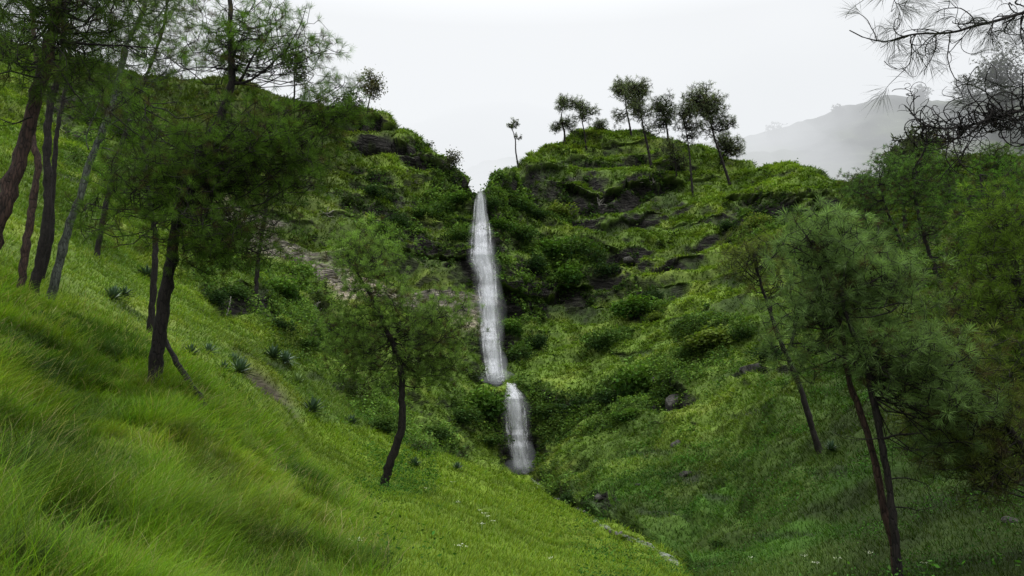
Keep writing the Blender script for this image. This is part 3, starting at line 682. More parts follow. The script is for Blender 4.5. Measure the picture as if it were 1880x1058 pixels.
pine('dark pine further up the left slope filling the gap behind the lichen trunk', [(176,470),(186,420),(200,350),(222,270),(250,190),(280,110),(300,50),(310,-20)], .15, .05,
     [(290,90,0,100,60,9,.9,44,.7),(200,160,0,70,60,6,.8,40,.7),(330,190,.5,80,50,6,.8,36,.7),(300,0,0,90,40,6,.8,36,.7)], group=GL, dens=.8, seed=20, crown_from=.4, ncol=(.022,.040,.014), nwid=.011, nlen=.26, nneed=28)
pine('grey green pine on the slope behind the wide crown of the big leaning pine', [(470,545),(474,480),(486,400),(498,320),(506,250),(512,180)], .17, .05,
     [(500,300,0,90,60,9,1.0,44,.7),(560,260,0,60,50,6,.9,38,.7),(480,400,0,80,50,7,.9,38,.7),(430,210,0,70,50,6,.9,36,.7),(600,300,0,30,40,3,.8,30,.7)], group='pines on the left slope', seed=33, crown_from=.35, ncol=(.028,.046,.026), nwid=.024, nlen=.32, nneed=20, rtip=.007, brown=.2)
# --- hero left pine and the thin one behind it
pine('thin dark pine with small dead twigs right behind the big leaning trunk', [(275,612),(281,540),(285,470),(284,420),(274,370),(268,320),(262,250),(255,180)], .125, .04,
     [(250,240,0,70,70,7,.6,45,.6),(230,330,0,50,30,3,.5,40,.5)], seed=6, crown_from=.6, ncol=(.026,.058,.016), group='pines on the left slope',
     dead=[([(272,390),(250,384),(215,385),(180,383)],.02),([(285,412),(300,408),(318,398)],.018),([(272,395),(262,375),(248,365)],.015)])
pine('big dark leaning pine with a wide spreading crown on the left slope', [(283,708),(288,650),(296,590),(306,520),(320,440),(328,390),(345,330),(375,270),(405,215),(425,150),(424,60),(420,-40)], .145, .045,
     [(430,290,0,170,90,22,.62,62,.55),(330,320,0,130,100,14,.6,60,.55),(520,250,-.5,90,80,12,.5,50,.5),(470,60,0,110,90,15,.5,45,.55),(560,110,.3,60,60,6,.4,32,.5),(600,195,0,60,35,8,.34,34,.5),(640,165,0,25,15,3,.22,20,.6),
      (360,110,.5,90,80,8,.5,40,.55),(390,430,-.5,150,60,10,.5,46,.45),(480,450,.5,60,40,4,.4,30,.5),(230,200,.5,80,80,6,.55,42,.5),(390,470,0,80,35,5,.45,34,.5),(230,350,0,60,70,5,.5,36,.6),(180,400,.5,50,50,3,.45,30,.6),(430,440,.3,90,45,5,.5,34,.6),(540,330,0,50,60,5,.4,30,.6)], bark=M_BARK, seed=7, crown_from=.42, ncol=(.032,.070,.018), group='pines on the left slope', nneed=40, nwid=.0055, spread=(8, 66), dens=.52, brown=.14,
     dead=[([(420,155),(455,150),(500,120),(545,92)],.04),([(345,330),(390,345),(450,338),(535,338)],.022),([(425,130),(380,122),(330,128)],.02),([(440,150),(470,100),(500,60)],.035)])
# --- centre pine
pine('lone pine with a curved dark trunk in the middle of the meadow', [(703,897),(712,862),(725,825),(737,785),(738,740),(738,690),(730,650),(712,612),(700,580),(672,530),(655,500)], .165, .05,
     [(665,490,0,62,62,10,.8,52,.6),(735,570,0,95,60,12,.85,52,.55),(820,590,-.3,50,50,6,.75,42,.6),(640,610,0,55,60,8,.75,46,.55),(720,650,.4,90,40,8,.75,40,.45),(800,660,.3,50,40,5,.7,36,.5),(650,450,0,35,25,3,.55,36,.6),(650,690,.5,40,25,2,.6,30,.5),(840,650,0,20,30,2,.5,26,.5),(745,690,.2,60,18,4,.5,26,.5)],
     seed=8, crown_from=.5, dens=.62, spread=(8, 66), ncol=(.054,.104,.042), nlen=.26, nwid=.010, nneed=36, brown=.12,
     dead=[([(738,705),(755,712),(790,712)],.03),([(738,715),(725,705),(712,712)],.025),([(716,615),(740,600),(760,560)],.06)])
# --- right side
GR = 'pines crowding the right slope'
pale = (.050, .092, .058)
pine('slim pine with a see-through brown green crown, leftmost of the right hand pines', [(1508,826),(1492,790),(1478,740),(1466,705),(1448,660),(1430,620),(1410,560),(1398,525),(1388,490),(1378,450)], .15, .04,
     [(1378,470,0,52,42,8,.8,34,.7),(1420,520,.3,40,30,4,.6,26,.6)], group=GR, dens=.82, seed=9, crown_from=.62, ncol=(.042,.062,.028), nwid=.011, nlen=.26, up=.8, rtip=.007)
pine('tall reddish brown pine trunk forking from a shared foot at the lower right', [(1648,1075),(1640,1000),(1622,930),(1606,850),(1588,780),(1566,725),(1555,680),(1548,620),(1530,560),(1500,480),(1480,430)], .080, .03,
     [(1500,450,0,75,45,11,.5,46,.6),(1560,540,0,70,60,9,.5,46,.55),(1480,560,0,60,50,7,.45,40,.5),(1470,650,.2,50,30,5,.4,30,.45)], bark=M_BARKR, group=GR, dens=.58, seed=10, crown_from=.62, ncol=pale, nwid=.007, nneed=38)
pine('dark twin pine trunk on the shared foot, carrying short dead branches', [(1652,1078),(1646,1010),(1636,920),(1624,840),(1614,790),(1600,720),(1588,670),(1570,620),(1552,580),(1545,530)], .080, .03,
     [(1620,520,0,60,45,7,.45,40,.55),(1690,660,-.3,75,60,11,.5,46,.5),(1740,730,-.3,60,45,6,.45,40,.5),(1620,650,.2,70,45,7,.45,40,.5),(1720,830,0,60,40,3,.4,26,.45)], group=GR, dens=.58, seed=11, crown_from=.62, ncol=(.046,.086,.050), nwid=.007, nneed=38,
     dead=[([(1616,808),(1630,806),(1650,800),(1662,802)],.03),([(1618,806),(1608,808),(1598,812)],.02),([(1634,880),(1665,878),(1700,888),(1715,900)],.015),([(1640,930),(1670,932),(1700,940)],.014)])
pine('dark straight pine behind, its trunk ending above the pale crowns', [(1705,628),(1696,580),(1686,540),(1668,480),(1648,430),(1630,390),(1615,340)], .17, .05,
     [(1610,350,0,70,50,11,.85,44,.65),(1650,430,0,70,60,10,.85,42,.6),(1590,430,0,50,50,5,.8,36,.6),(1640,300,0,40,20,4,.6,32,.7)], group=GR, dens=.85, seed=12, crown_from=.4, ncol=(.030,.066,.030), nwid=.015, nlen=.26, nneed=26, rtip=.007)
pine('pine with upswept thin limbs right of the straight one', [(1776,657),(1758,615),(1744,580),(1725,520),(1706,465),(1690,410),(1680,360),(1675,310)], .17, .05,
     [(1700,340,0,60,50,9,.85,44,.65),(1740,430,0,75,60,10,.85,42,.6),(1690,500,.5,70,40,5,.8,34,.6),(1700,290,0,40,20,3,.6,32,.7)], group=GR, dens=.85, seed=13, crown_from=.35, ncol=(.028,.064,.024), nwid=.015, nlen=.26, nneed=26, up=.7, rtip=.007,
     dead=[([(1760,620),(1775,600),(1805,575)],.05),([(1755,600),(1735,580),(1722,560)],.04)])
pine('dark pine cut by the right edge of the picture', [(1905,610),(1880,560),(1858,510),(1838,465),(1818,420),(1805,370),(1800,320)], .18, .05,
     [(1800,350,0,80,50,10,.85,44,.65),(1860,420,0,70,60,9,.85,40,.6),(1850,330,1,60,40,6,.8,38,.6)], group=GR, dens=.85, seed=14, crown_from=.35, ncol=(.026,.066,.018), nwid=.015, nlen=.26, nneed=26, rtip=.007)
pine('small dim pine low at the right edge among brown twigs', [(1885,760),(1868,725),(1855,690),(1845,640),(1840,600)], .13, .04,
     [(1840,610,0,60,50,9,.8,36,.6),(1800,560,0,60,40,6,.8,36,.6),(1870,680,0,50,40,4,.7,30,.6)], group=GR, dens=.82, seed=15, crown_from=.3, ncol=(.030,.052,.018), nwid=.014, nlen=.26, nneed=24, rtip=.007, brown=.3)
pine('half hidden pine deep between the right hand crowns', [(1810,760),(1800,720),(1786,680),(1770,620),(1760,570)], .13, .04,
     [(1770,580,0,70,50,8,.8,36,.6),(1800,700,0,60,50,6,.7,34,.6)], group=GR, dens=.82, seed=16, crown_from=.3, ncol=(.034,.060,.026), nwid=.013, nlen=.26, nneed=24, rtip=.007, brown=.2)
pine('tall olive green pine filling the right edge, trunk mostly hidden in needles', [(1960,900),(1940,800),(1915,700),(1890,600),(1865,500),(1850,420),(1840,350)], .18, .05,
     [(1850,420,0,70,70,9,.8,44,.7),(1830,520,-.5,60,60,8,.8,40,.7),(1860,650,-.5,50,70,8,.75,38,.7),(1850,780,-.5,50,60,6,.7,34,.7)], group=GR, dens=.82, seed=17, crown_from=.3, ncol=(.030,.058,.014), nwid=.012, nlen=.26, nneed=26)
pine('dim olive pine leaning in from the right edge, its crown over the lower right slope', [(1990,1000),(1950,930),(1900,860),(1860,800),(1820,740),(1790,690)], .12, .04,
     [(1760,700,0,60,50,7,.6,38,.7),(1790,800,0,70,60,9,.6,38,.7),(1720,790,.5,50,60,6,.55,34,.7),(1800,880,0,50,40,4,.5,30,.6)], group=GR, dens=.82, seed=18, crown_from=.3, ncol=(.034,.052,.020), nwid=.008, nlen=.24, nneed=26, brown=.25)
pine('pine with a pale top above the slim see-through one', [(1450,640),(1462,590),(1470,540),(1476,480),(1480,430)], .15, .05,
     [(1480,430,0,55,32,9,.9,38,.65),(1440,470,.5,40,30,4,.8,30,.6),(1530,470,0,40,30,4,.8,30,.6)], group=GR, dens=.82, seed=19, crown_from=.5, ncol=(.040,.078,.036), nwid=.018, nlen=.28, nneed=24, rtip=.007)
far_r = dict(group='dark pines below the right ridge', crown_from=.3, nwid=.032, nlen=.4, nneed=16, rtip=.012, tsides=6, brown=.05, dens=1.0)
pine('dark pine at the left end of the grove under the right ridge', [(1592,430),(1590,390),(1586,350),(1583,318)], .18, .05, [(1584,345,0,34,26,10,1.1,40,.8),(1590,385,0,40,20,7,1.1,34,.8)], seed=71, ncol=(.026,.046,.022), **far_r)
pine('tall dark pine second from the left in the grove under the right ridge', [(1662,415),(1658,370),(1652,325),(1648,288)], .2, .05, [(1648,310,0,34,28,11,1.1,40,.8),(1655,360,0,46,24,9,1.1,34,.8)], seed=72, ncol=(.024,.044,.024), **far_r)
pine('dark pine third from the left in the grove, behind the bare curly twigs', [(1742,400),(1740,360),(1736,320),(1734,285)], .2, .05, [(1735,305,0,36,28,11,1.1,40,.8),(1740,355,0,46,24,9,1.1,34,.8)], seed=73, ncol=(.028,.048,.020), **far_r)
pine('dark pine at the right end of the grove by the picture edge', [(1838,395),(1836,350),(1832,310),(1830,275)], .2, .05, [(1832,300,0,40,28,11,1.1,40,.8),(1838,350,0,50,24,9,1.1,34,.8)], seed=74, ncol=(.024,.050,.016), **far_r)
# --- skyline pines on the right hill
GS = 'pines on the right hill skyline'
hc = (.052, .072, .046)
def sky_pine(label, tr, blobs, r=.22, seed=0, **kw):
    a = dict(ncol=hc, nneed=12, nlen=.65, nwid=.040, rtip=.03, tsides=6, jit=.3, brown=.1, group=GS, crown_from=.45, spread=(10, 100)); a.update(kw)
    return pine(label, tr, r, .05, blobs, seed=seed, **a)
sky_pine('bare slim tree with tiny leaf tufts, alone on the ridge right of the waterfall', [(952,301),(947,278),(946,258),(942,242),(938,230)], [(939,226,0,10,5,4,.6,12,.6),(950,250,0,6,3,2,.4,7,.6)], r=.16, seed=21, group=None, nlen=.35, crown_from=.4)
sky_pine('small crooked pine with three foliage clumps, left end of the skyline group', [(1036,252),(1036,240),(1030,225),(1032,205),(1034,190)], [(1033,192,0,10,9,5,.9,22,.7),(1022,234,0,7,6,3,.8,18,.7),(1046,228,0,12,10,5,.9,18,.7)], seed=22)
sky_pine('thin trunked pine with a loose flat crown, second in the skyline group', [(1076,272),(1073,245),(1068,220),(1065,200)], [(1068,203,0,22,16,9,1.0,20,.6),(1055,190,0,12,6,3,.8,16,.6)], r=.18, seed=23)
sky_pine('low round pine peeping over the hilltop', [(1102,240),(1101,234),(1101,228),(1101,224)], [(1103,228,0,13,6,5,.8,18,.6)], seed=24, crown_from=.2)
sky_pine('tall pine with a ragged crown spreading left on the hilltop', [(1160,250),(1155,225),(1149,195),(1148,165)], [(1146,163,0,22,14,9,1.1,26,.6),(1165,180,0,14,18,6,1.0,24,.7),(1140,215,0,12,12,4,.9,14,.7)], seed=25)
sky_pine('dense pine with a long bare trunk reaching down the hilltop slope', [(1196,306),(1188,265),(1180,230),(1174,190),(1170,165)], [(1170,172,0,20,22,11,1.1,28,.8),(1180,205,0,20,14,7,1.0,20,.7),(1195,240,0,8,8,2,.8,10,.7)], r=.26, seed=26)
sky_pine('dark compact pine in the middle of the skyline group', [(1227,258),(1225,240),(1222,220),(1219,195)], [(1221,193,0,19,16,10,1.1,28,.75),(1224,220,0,18,14,7,1.0,22,.75),(1200,235,1,12,12,3,.9,12,.7)], seed=27, ncol=(.03,.044,.028))
sky_pine('pine with a narrow dark crown left of the tallest skyline pine', [(1272,362),(1268,310),(1264,268),(1258,235),(1254,210)], [(1256,208,0,14,16,8,1.0,26,.8),(1275,232,0,14,10,4,.9,14,.7),(1258,245,1,20,16,5,.9,12,.7)], seed=28, ncol=(.032,.046,.030))
sky_pine('tallest skyline pine with a broad rounded crown and long leaning trunk', [(1340,337),(1326,295),(1312,255),(1302,215),(1292,175)], [(1292,180,0,28,22,16,1.15,30,.75),(1312,210,0,22,22,10,1.1,24,.75),(1338,228,0,12,10,4,.9,14,.7),(1300,235,0,16,12,4,.9,12,.7)], r=.26, seed=29)
sky_pine('bushy pine leaning right at the right end of the skyline group', [(1322,300),(1328,285),(1334,272),(1338,262)], [(1342,268,0,20,13,10,1.0,26,.65),(1328,255,0,12,8,4,.9,18,.65)], seed=30, crown_from=.2)
sky_pine('hazy thin pine standing on the hill below the skyline group', [(1242,322),(1240,300),(1238,282),(1236,268)], [(1240,285,0,22,16,7,.9,12,.7),(1228,265,0,14,8,3,.8,10,.7)], seed=31, r=.14)
# --- left ridge trees
GLR = 'small trees along the left ridge'
lt = dict(leaf=5, nlen=.35, nwid=.34, rtip=.03, tsides=6, jit=.3, group=GLR, name='broadleaf_tree', bark=M_BARK)
pine('airy broadleaf tree standing against the sky on the left ridge', [(674,207),(677,190),(681,172),(684,150)], .13, .04, [(684,158,0,20,20,13,.8,9,.8),(678,140,0,12,8,4,.6,8,.8)], seed=41, ncol=(.05,.06,.04), crown_from=.3, **lt)
pine('low round bush tree beside the airy one on the left ridge', [(640,208),(640,200),(641,192)], .1, .04, [(640,192,0,22,10,9,.8,16,.7)], seed=42, ncol=(.035,.05,.03), crown_from=.1, **lt)
pine('tiny dark tree on the steep part of the left ridge', [(785,272),(785,268),(786,262)], .07, .03, [(786,267,0,4,3,3,.3,7,.7)], seed=43, ncol=(.03,.04,.03), crown_from=.1, **lt)
pine('sparse round tree low on the left ridge near the waterfall', [(830,306),(830,300),(831,292)], .09, .03, [(831,292,0,13,9,10,.5,7,.8)], seed=44, ncol=(.05,.06,.05), crown_from=.1, **lt)
pine('slim tree rising behind the big pine crown on the left ridge', [(540,190),(541,160),(540,130),(541,95)], .16, .05, [(541,115,0,18,30,10,.9,14,.8)], seed=45, ncol=(.035,.05,.03), crown_from=.3, **lt)
print('trees', time.time() - T0)

# ------------------------------------------------------------------ overhanging pine at the right
def curly(start, d0, L, rng, r, curl=1.6, n=14, droop=.4):
    p = [np.array(start)]; d = np.array(d0) / np.linalg.norm(d0); ax = rng.normal(size=3); ax /= np.linalg.norm(ax); st_ = L / n
    for k in range(n):
        d = d + np.cross(ax, d) * curl / n + rng.normal(size=3) * .09; d[2] -= droop / n; d /= np.linalg.norm(d); ax = ax + rng.normal(size=3) * .25
        p.append(p[-1] + d * st_)
    return np.array(p)
rng = np.random.default_rng(77)
obx, oby = 4.9, 6.3
ob = np.array((obx, oby, ground_z(obx, oby)))
over = empty('pine_tree', ob); tag(over, 'near pine outside the right edge reaching in with dark overhanging branches', 'tree')
tp = catmull([ob - [0, 0, .3], ob + [.05, 0, 2], ob + [-.05, .1, 4.5], ob + [.1, 0, 7.5], ob + [0, 0, 10]], 40)
V, F4, F3 = tube_mesh(tp, np.linspace(.19, .05, 40), 12, .2, 3)
link('trunk', mesh_np('trunk', V - ob, [F4, F3], None, [M_BARK], smooth=True), over)
def branch(main_px, r, ntw, Ltw, tufts, seed, curl, sub=2, crv=1.0, droop=.5, upb=0.0, t0=.12):
    rng = np.random.default_rng(seed)
    z0 = pix(main_px[0][0], main_px[0][1], main_px[0][2])
    k = int(np.argmin(np.abs(tp[:, 2] - z0[2] + .3)))
    mp = catmull([tp[k]] + [pix(*q) for q in main_px], 60)
    mp[1:] += np.cumsum(rng.normal(size=(59, 3)), 0) * .002
    Vs, F4s, F3s, off = [], [], [], 0
    def add(path, ra, rb, s):
        nonlocal off
        v, f4, f3 = tube_mesh(path, np.linspace(ra, rb, len(path)), s); Vs.append(v); F4s.append(f4 + off); F3s.append(f3 + off); off += len(v)
    add(mp, r, r * .2, 7); tips = [(mp[-1], mp[-1] - mp[-3])]
    for q in range(ntw):
        f_ = t0 + (1 - t0) * rng.random(); k = int(f_ * 57); dm = mp[k + 1] - mp[k]; dm /= np.linalg.norm(dm)
        d0 = dm * .8 + rng.normal(size=3) * .75; d0[2] += upb
        L = Ltw * (.5 + .8 * rng.random()); rr = r * .40 * (1 - .5 * f_)
        tw = curly(mp[k], d0, L, rng, rr, curl * (1 if rng.random() < .5 else -1) * (.5 + rng.random()), droop=droop)
        add(tw, rr, rr * .55, 5); tips.append((tw[-1], tw[-1] - tw[-2]))
        for s_ in range(rng.integers(1, sub + 1)):
            kk = rng.integers(3, 12); d1 = tw[kk + 1] - tw[kk]; d1 = d1 / np.linalg.norm(d1) + rng.normal(size=3) * .7
            t2 = curly(tw[kk], d1, L * (.3 + .4 * rng.random()), rng, rr, curl * 1.2 * (1 if rng.random() < .5 else -1), n=9, droop=droop)
            add(t2, rr * .6, rr * .35, 4); tips.append((t2[-1], t2[-1] - t2[-2]))
    b = link('branch', mesh_np('branch', np.vstack(Vs) - ob, [np.vstack(F4s), np.vstack(F3s)], None, [M_BARKW], smooth=True), over)
    if tufts:
        c = np.array([t[0] for t in tips]); d = np.array([t[1] for t in tips])
        sel = rng.random(len(c)) < tufts
        col = np.broadcast_to(np.array((.016, .022, .012)), (sel.sum(), 3)) * (1 + .3 * rng.normal(size=(sel.sum(), 1)))
        V2, F2, C2 = needles(c[sel], d[sel], rng, 40, .19, .0026, col, (6, 62), .25, .5)
        link('needles', mesh_np('needles', V2 - ob, F2, C2, [M_NEEDLE]), b)
    return b
branch([(2010,-20,6.2),(1880,22,6.0),(1800,42,5.9),(1740,55,5.8),(1680,57,5.7),(1630,72,5.7),(1590,66,5.6),(1562,52,5.6)], .020, 32, .42, .55, 5, 2.2, sub=3, droop=.5)
branch([(2030,-160,6.0),(1900,-80,6.0),(1800,-40,5.9),(1700,-30,5.9),(1620,-10,5.8)], .016, 22, .40, .45, 6, 2.0, droop=.9)
branch([(2020,170,6.3),(1880,203,6.2),(1820,218,6.1),(1760,234,6.0),(1700,232,6.0),(1672,205,6.0),(1660,192,6.0)], .022, 110, .50, 0, 8, 4.6, sub=4, droop=.5, t0=.28)
branch([(2020,120,6.4),(1900,150,6.3),(1850,160,6.3),(1800,140,6.3)], .012, 22, .34, .35, 9, 2.6, droop=.6)
print('branches', time.time() - T0)

# ------------------------------------------------------------------ shrubs
def shrub_mesh(seed, nb=11, nl=1500, size=.10, ctop=(.075,.135,.022), cbot=(.022,.045,.014), flat=.7, asp=.55):
    rng = np.random.default_rng(seed); C = []
    for _ in range(nb):
        v = rng.normal(size=3); v[2] = abs(v[2]); v /= np.linalg.norm(v); c = v * rng.random() ** .5 * np.array([.62, .62, .62 * flat]) + [0, 0, .18]
        r = .22 + .2 * rng.random(); q = rng.normal(size=(nl // nb, 3)); q[:, 2] = q[:, 2] * .8 + .25; q /= np.linalg.norm(q, axis=1)[:, None]
        C.append(c + q * r * (.55 + .5 * rng.random((len(q), 1)) ** .5) * (1 + .15 * rng.normal(size=(len(q), 1))))
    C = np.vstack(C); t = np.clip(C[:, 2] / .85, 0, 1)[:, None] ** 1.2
    cc = np.array(cbot) * (1 - t) + np.array(ctop) * t; cc = jitter(cc, rng, .28, .08)  # light from above put into leaf colour, darker towards the foot
    V, F = leaf_quads(C, size * (.5 + rng.random(len(C))), rng, asp=asp)
    me = mesh_np('shrub', V, F, np.repeat(cc, 4, 0), [M_LEAF]); return me
SH = {'g': [shrub_mesh(s) for s in (1, 2, 3)], 'b': [shrub_mesh(s, ctop=(.10,.19,.025), cbot=(.02,.05,.01), size=.12) for s in (4, 5)],
      'd': [shrub_mesh(s, ctop=(.040,.080,.022), cbot=(.008,.018,.007), size=.09) for s in (6, 7)], 'y': [shrub_mesh(s, ctop=(.14,.19,.03), cbot=(.03,.05,.01), size=.12) for s in (8, 9)],
      'o': [shrub_mesh(s, nl=800, ctop=(.06,.085,.03), cbot=(.02,.03,.012), size=.09) for s in (10, 11)]}
SHRUBS = [ # px, py (foot), width px, kind, label
 (842,372,46,'b','bright green bush on the ridge end just left of the waterfall lip'),
 (815,395,60,'g','rounded bush below the ridge end left of the waterfall'),
 (858,412,34,'d','dark bush touching the left side of the waterfall near its top'),
 (775,400,50,'g','bush under the second rock ledge of the left cliff'),
 (846,440,44,'g','bush hanging over the dark cliff left of the upper waterfall'),
 (690,362,54,'d','dark bush under the left cliff ledge'),
 (640,372,50,'o','olive bush high on the left hillside above the pale scree'),
 (735,420,56,'d','dark wide bush above the pine in the meadow'),
 (900,378,40,'g','leafy bush at the right side of the waterfall lip'),
 (925,345,34,'o','olive bush on the ridge right of the waterfall lip'),
 (950,385,62,'g','large bush on the cliff right of the waterfall top'),
 (918,330,22,'d','small dark bush on the skyline beside the waterfall notch'),
 (920,420,46,'b','bright bush right of the upper waterfall below the lip'),
 (985,405,50,'d','dark bush in the rock face left of the bare cliff'),
 (905,470,34,'d','dark bush hugging the right side of the waterfall at mid height'),
 (958,440,60,'g','bush on the shoulder between waterfall and cliff'),
 (1015,470,70,'b','big bright leafy bush in the ravine right of the waterfall'),
 (1070,470,80,'g','broad bush in front of the dark cliff on the right hill'),
 (1045,520,70,'b','bright bush below the broad one on the right hill'),
 (975,500,62,'d','dark bush above the wet black rock right of the waterfall'),
 (1110,505,60,'d','dark bush in the gully right of the ravine bushes'),
 (1030,400,56,'y','yellow green bush topping the knoll right of the waterfall'),
 (940,610,46,'b','bright upright bush beside the middle of the waterfall'),
 (955,660,60,'g','bush right of the foot of the upper waterfall'),
 (985,640,46,'d','dark bush next to the foot of the upper waterfall'),
 (1165,575,80,'b','bright rounded bush in the dark hollow of the right slope'),
 (1205,555,44,'d','dark bush on the edge of the hollow on the right slope'),
 (1115,640,66,'g','round bush alone on the grassy right slope'),
 (1300,640,90,'y','yellow green spreading bush in the middle of the right slope'),
 (1265,660,50,'g','smaller bush left of the spreading yellow green one'),
 (1200,590,34,'y','small light bush under the hollow on the right slope'),
 (1395,420,46,'y','light bush in front of the black rock under the right ridge'),
 (1460,400,56,'d','dark bush on the black rock under the right ridge'),
 (1340,420,40,'d','dark bush left of the black rock under the right ridge'),
 (1180,720,90,'b','leafy bright bush over the rocky bank on the lower right slope'),
 (1225,730,54,'g','bush against the dark rock of the lower right bank'),
 (1120,745,70,'d','dark bush on the low bank right of the lower waterfall'),
 (1055,760,80,'d','wide dark bush on the low bank nearer the lower waterfall'),
 (1000,760,60,'g','bush just right of the lower waterfall'),
 (1150,770,46,'b','small bright bush at the foot of the low bank'),
 (890,760,80,'b','big bright bush left of the lower waterfall'),
 (850,770,70,'g','bush left of the big bright one by the lower waterfall'),
 (905,820,56,'g','bush at the left foot of the lower waterfall'),
 (870,700,60,'o','olive bush left of the foot of the upper waterfall'),
 (800,800,60,'g','bush at the back edge of the meadow right of the lone pine'),
 (760,830,50,'o','olive bush at the back edge of the meadow behind the lone trunk'),
 (700,790,56,'g','bush behind the meadow just left of the lone trunk'),
 (640,720,60,'o','olive bush under the left half of the lone pine crown'),
 (560,640,56,'g','bush on the left slope below the dark overhang'),
 (440,545,66,'g','bush in the mouth of the dark overhang under the big pine'),
 (520,545,70,'b','bright bush on top of the dark overhang'),
 (585,560,60,'o','olive bush at the right end of the dark overhang'),
 (395,560,56,'d','dark bush at the left end of the overhang'),
 (520,605,50,'d','dark bush inside the overhang'),
 (600,620,50,'d','dark bush right below the overhang'),
 (1050,925,46,'d','dark bush on the right bank of the stream'),
 (1018,910,34,'g','small bush where the stream leaves the lower waterfall'),
 (1420,660,70,'d','dark bush by the flat rock on the right slope'),
 (1370,620,60,'g','bush behind the slim pine on the right slope'),
 (230,250,80,'g','bush high on the far left slope behind the pines'),
 (170,225,90,'d','dark bush along the rock band high on the far left slope'),
 (330,260,70,'d','dark bush behind the big pine crown'),
 (450,330,70,'o','olive bush behind the right part of the big pine crown'),
 (1560,420,60,'g','bush between the right hand pines and the ridge'),
 (1320,1000,30,'g','small bush on the lower right slope near the stream'),
]
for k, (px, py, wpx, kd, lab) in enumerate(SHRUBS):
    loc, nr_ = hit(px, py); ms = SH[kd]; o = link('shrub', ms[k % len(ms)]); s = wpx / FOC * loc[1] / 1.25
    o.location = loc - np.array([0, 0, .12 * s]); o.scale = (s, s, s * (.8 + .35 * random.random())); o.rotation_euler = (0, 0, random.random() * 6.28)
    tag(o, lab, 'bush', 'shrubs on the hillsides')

# ------------------------------------------------------------------ agaves
def agave_mesh(seed, n=46, col=(.075,.13,.075), up=.4):
    rng = np.random.default_rng(seed); Vs, Fs, Cs = [], [], []; off = 0
    for k in range(n):
        az = k * 2.39996 + rng.normal() * .1; el = math.radians(8 + 75 * (k / n) + rng.normal() * 5); L = (.85 + .25 * rng.random()) * (1 - .25 * k / n)
        d = np.array([math.cos(az) * math.cos(el), math.sin(az) * math.cos(el), math.sin(el)]); s = np.array([-math.sin(az), math.cos(az), 0]); nn = np.cross(s, d) * -1
        m = 5; sh = .6 + .5 * k / n
        for q in range(m + 1):
            t = q / m; w = .062 * math.sin(math.pi * (t * .82 + .12)) ** .7 * (1 - t ** 3) + .003; c = d * L * t + np.array([0, 0, -.28 * t * t * L * (1 - k / n)]) + [0, 0, .12]
            Vs += [c - s * w, c - nn * w * .35, c + s * w]; cc = np.array(col) * sh * (.6 + .6 * t); Cs += [cc * 1.1, cc * .8, cc * 1.1]
        for q in range(m):
            b = off + q * 3; Fs += [(b, b + 1, b + 4, b + 3), (b + 1, b + 2, b + 5, b + 4)]
        off += 3 * (m + 1)
    return mesh_np('agave', np.array(Vs), np.array(Fs), np.array(Cs), [M_AGAVE])
AG = [agave_mesh(1), agave_mesh(2, col=(.045, .085, .045)), agave_mesh(3, n=30, col=(.16, .24, .08))]
for px, py, wpx, v, lab in [
 (438,688,52,0,'largest blue green agave rosette at the top of the bare earth scar'),
 (408,684,36,1,'darker agave rosette directly left of the largest one'),
 (432,668,34,0,'agave rosette tucked behind the largest one'),
 (383,650,34,0,'agave with pale tips right of the big leaning trunk'),
 (352,655,40,1,'dark agave nearest the big leaning trunk'),
 (500,660,44,1,'dark agave up the slope above the earth scar'),
 (523,668,40,0,'blue green agave right of the dark one above the earth scar'),
 (545,705,38,2,'pale yellow green spiky agave right of the earth scar'),
 (570,760,50,1,'wide dark agave at the lower right end of the earth scar'),
 (645,782,34,1,'dark agave at the back edge of the meadow'),
 (663,742,34,2,'pale spiky agave beneath the left side of the lone pine'),
 (205,552,46,0,'grey green agave in the dark hollow between the left trunks'),
 (225,545,34,1,'dark agave beside the grey green one in the left hollow'),
 (268,510,40,1,'dark agave left of the thin trunk behind the big pine'),
 (762,858,30,1,'small dark agave right of the lone pine foot'),
 (838,864,26,1,'small agave alone at the meadow edge near the lower waterfall'),
 (1525,828,32,1,'dark agave at the foot of the slim pine on the right slope'),
 (592,615,34,0,'agave with grey leaves below the overhang')]:
    loc, nr_ = hit(px, py); o = link('agave', AG[v]); s = wpx / FOC * loc[1] / 1.25
    o.location = loc - np.array([0, 0, .03]); o.scale = (s,) * 3; o.rotation_euler = (-.3 * nr_[1], .3 * nr_[0], random.random() * 6)
    tag(o, lab, 'plant', 'agaves on the left slope' if px < 1000 else None)

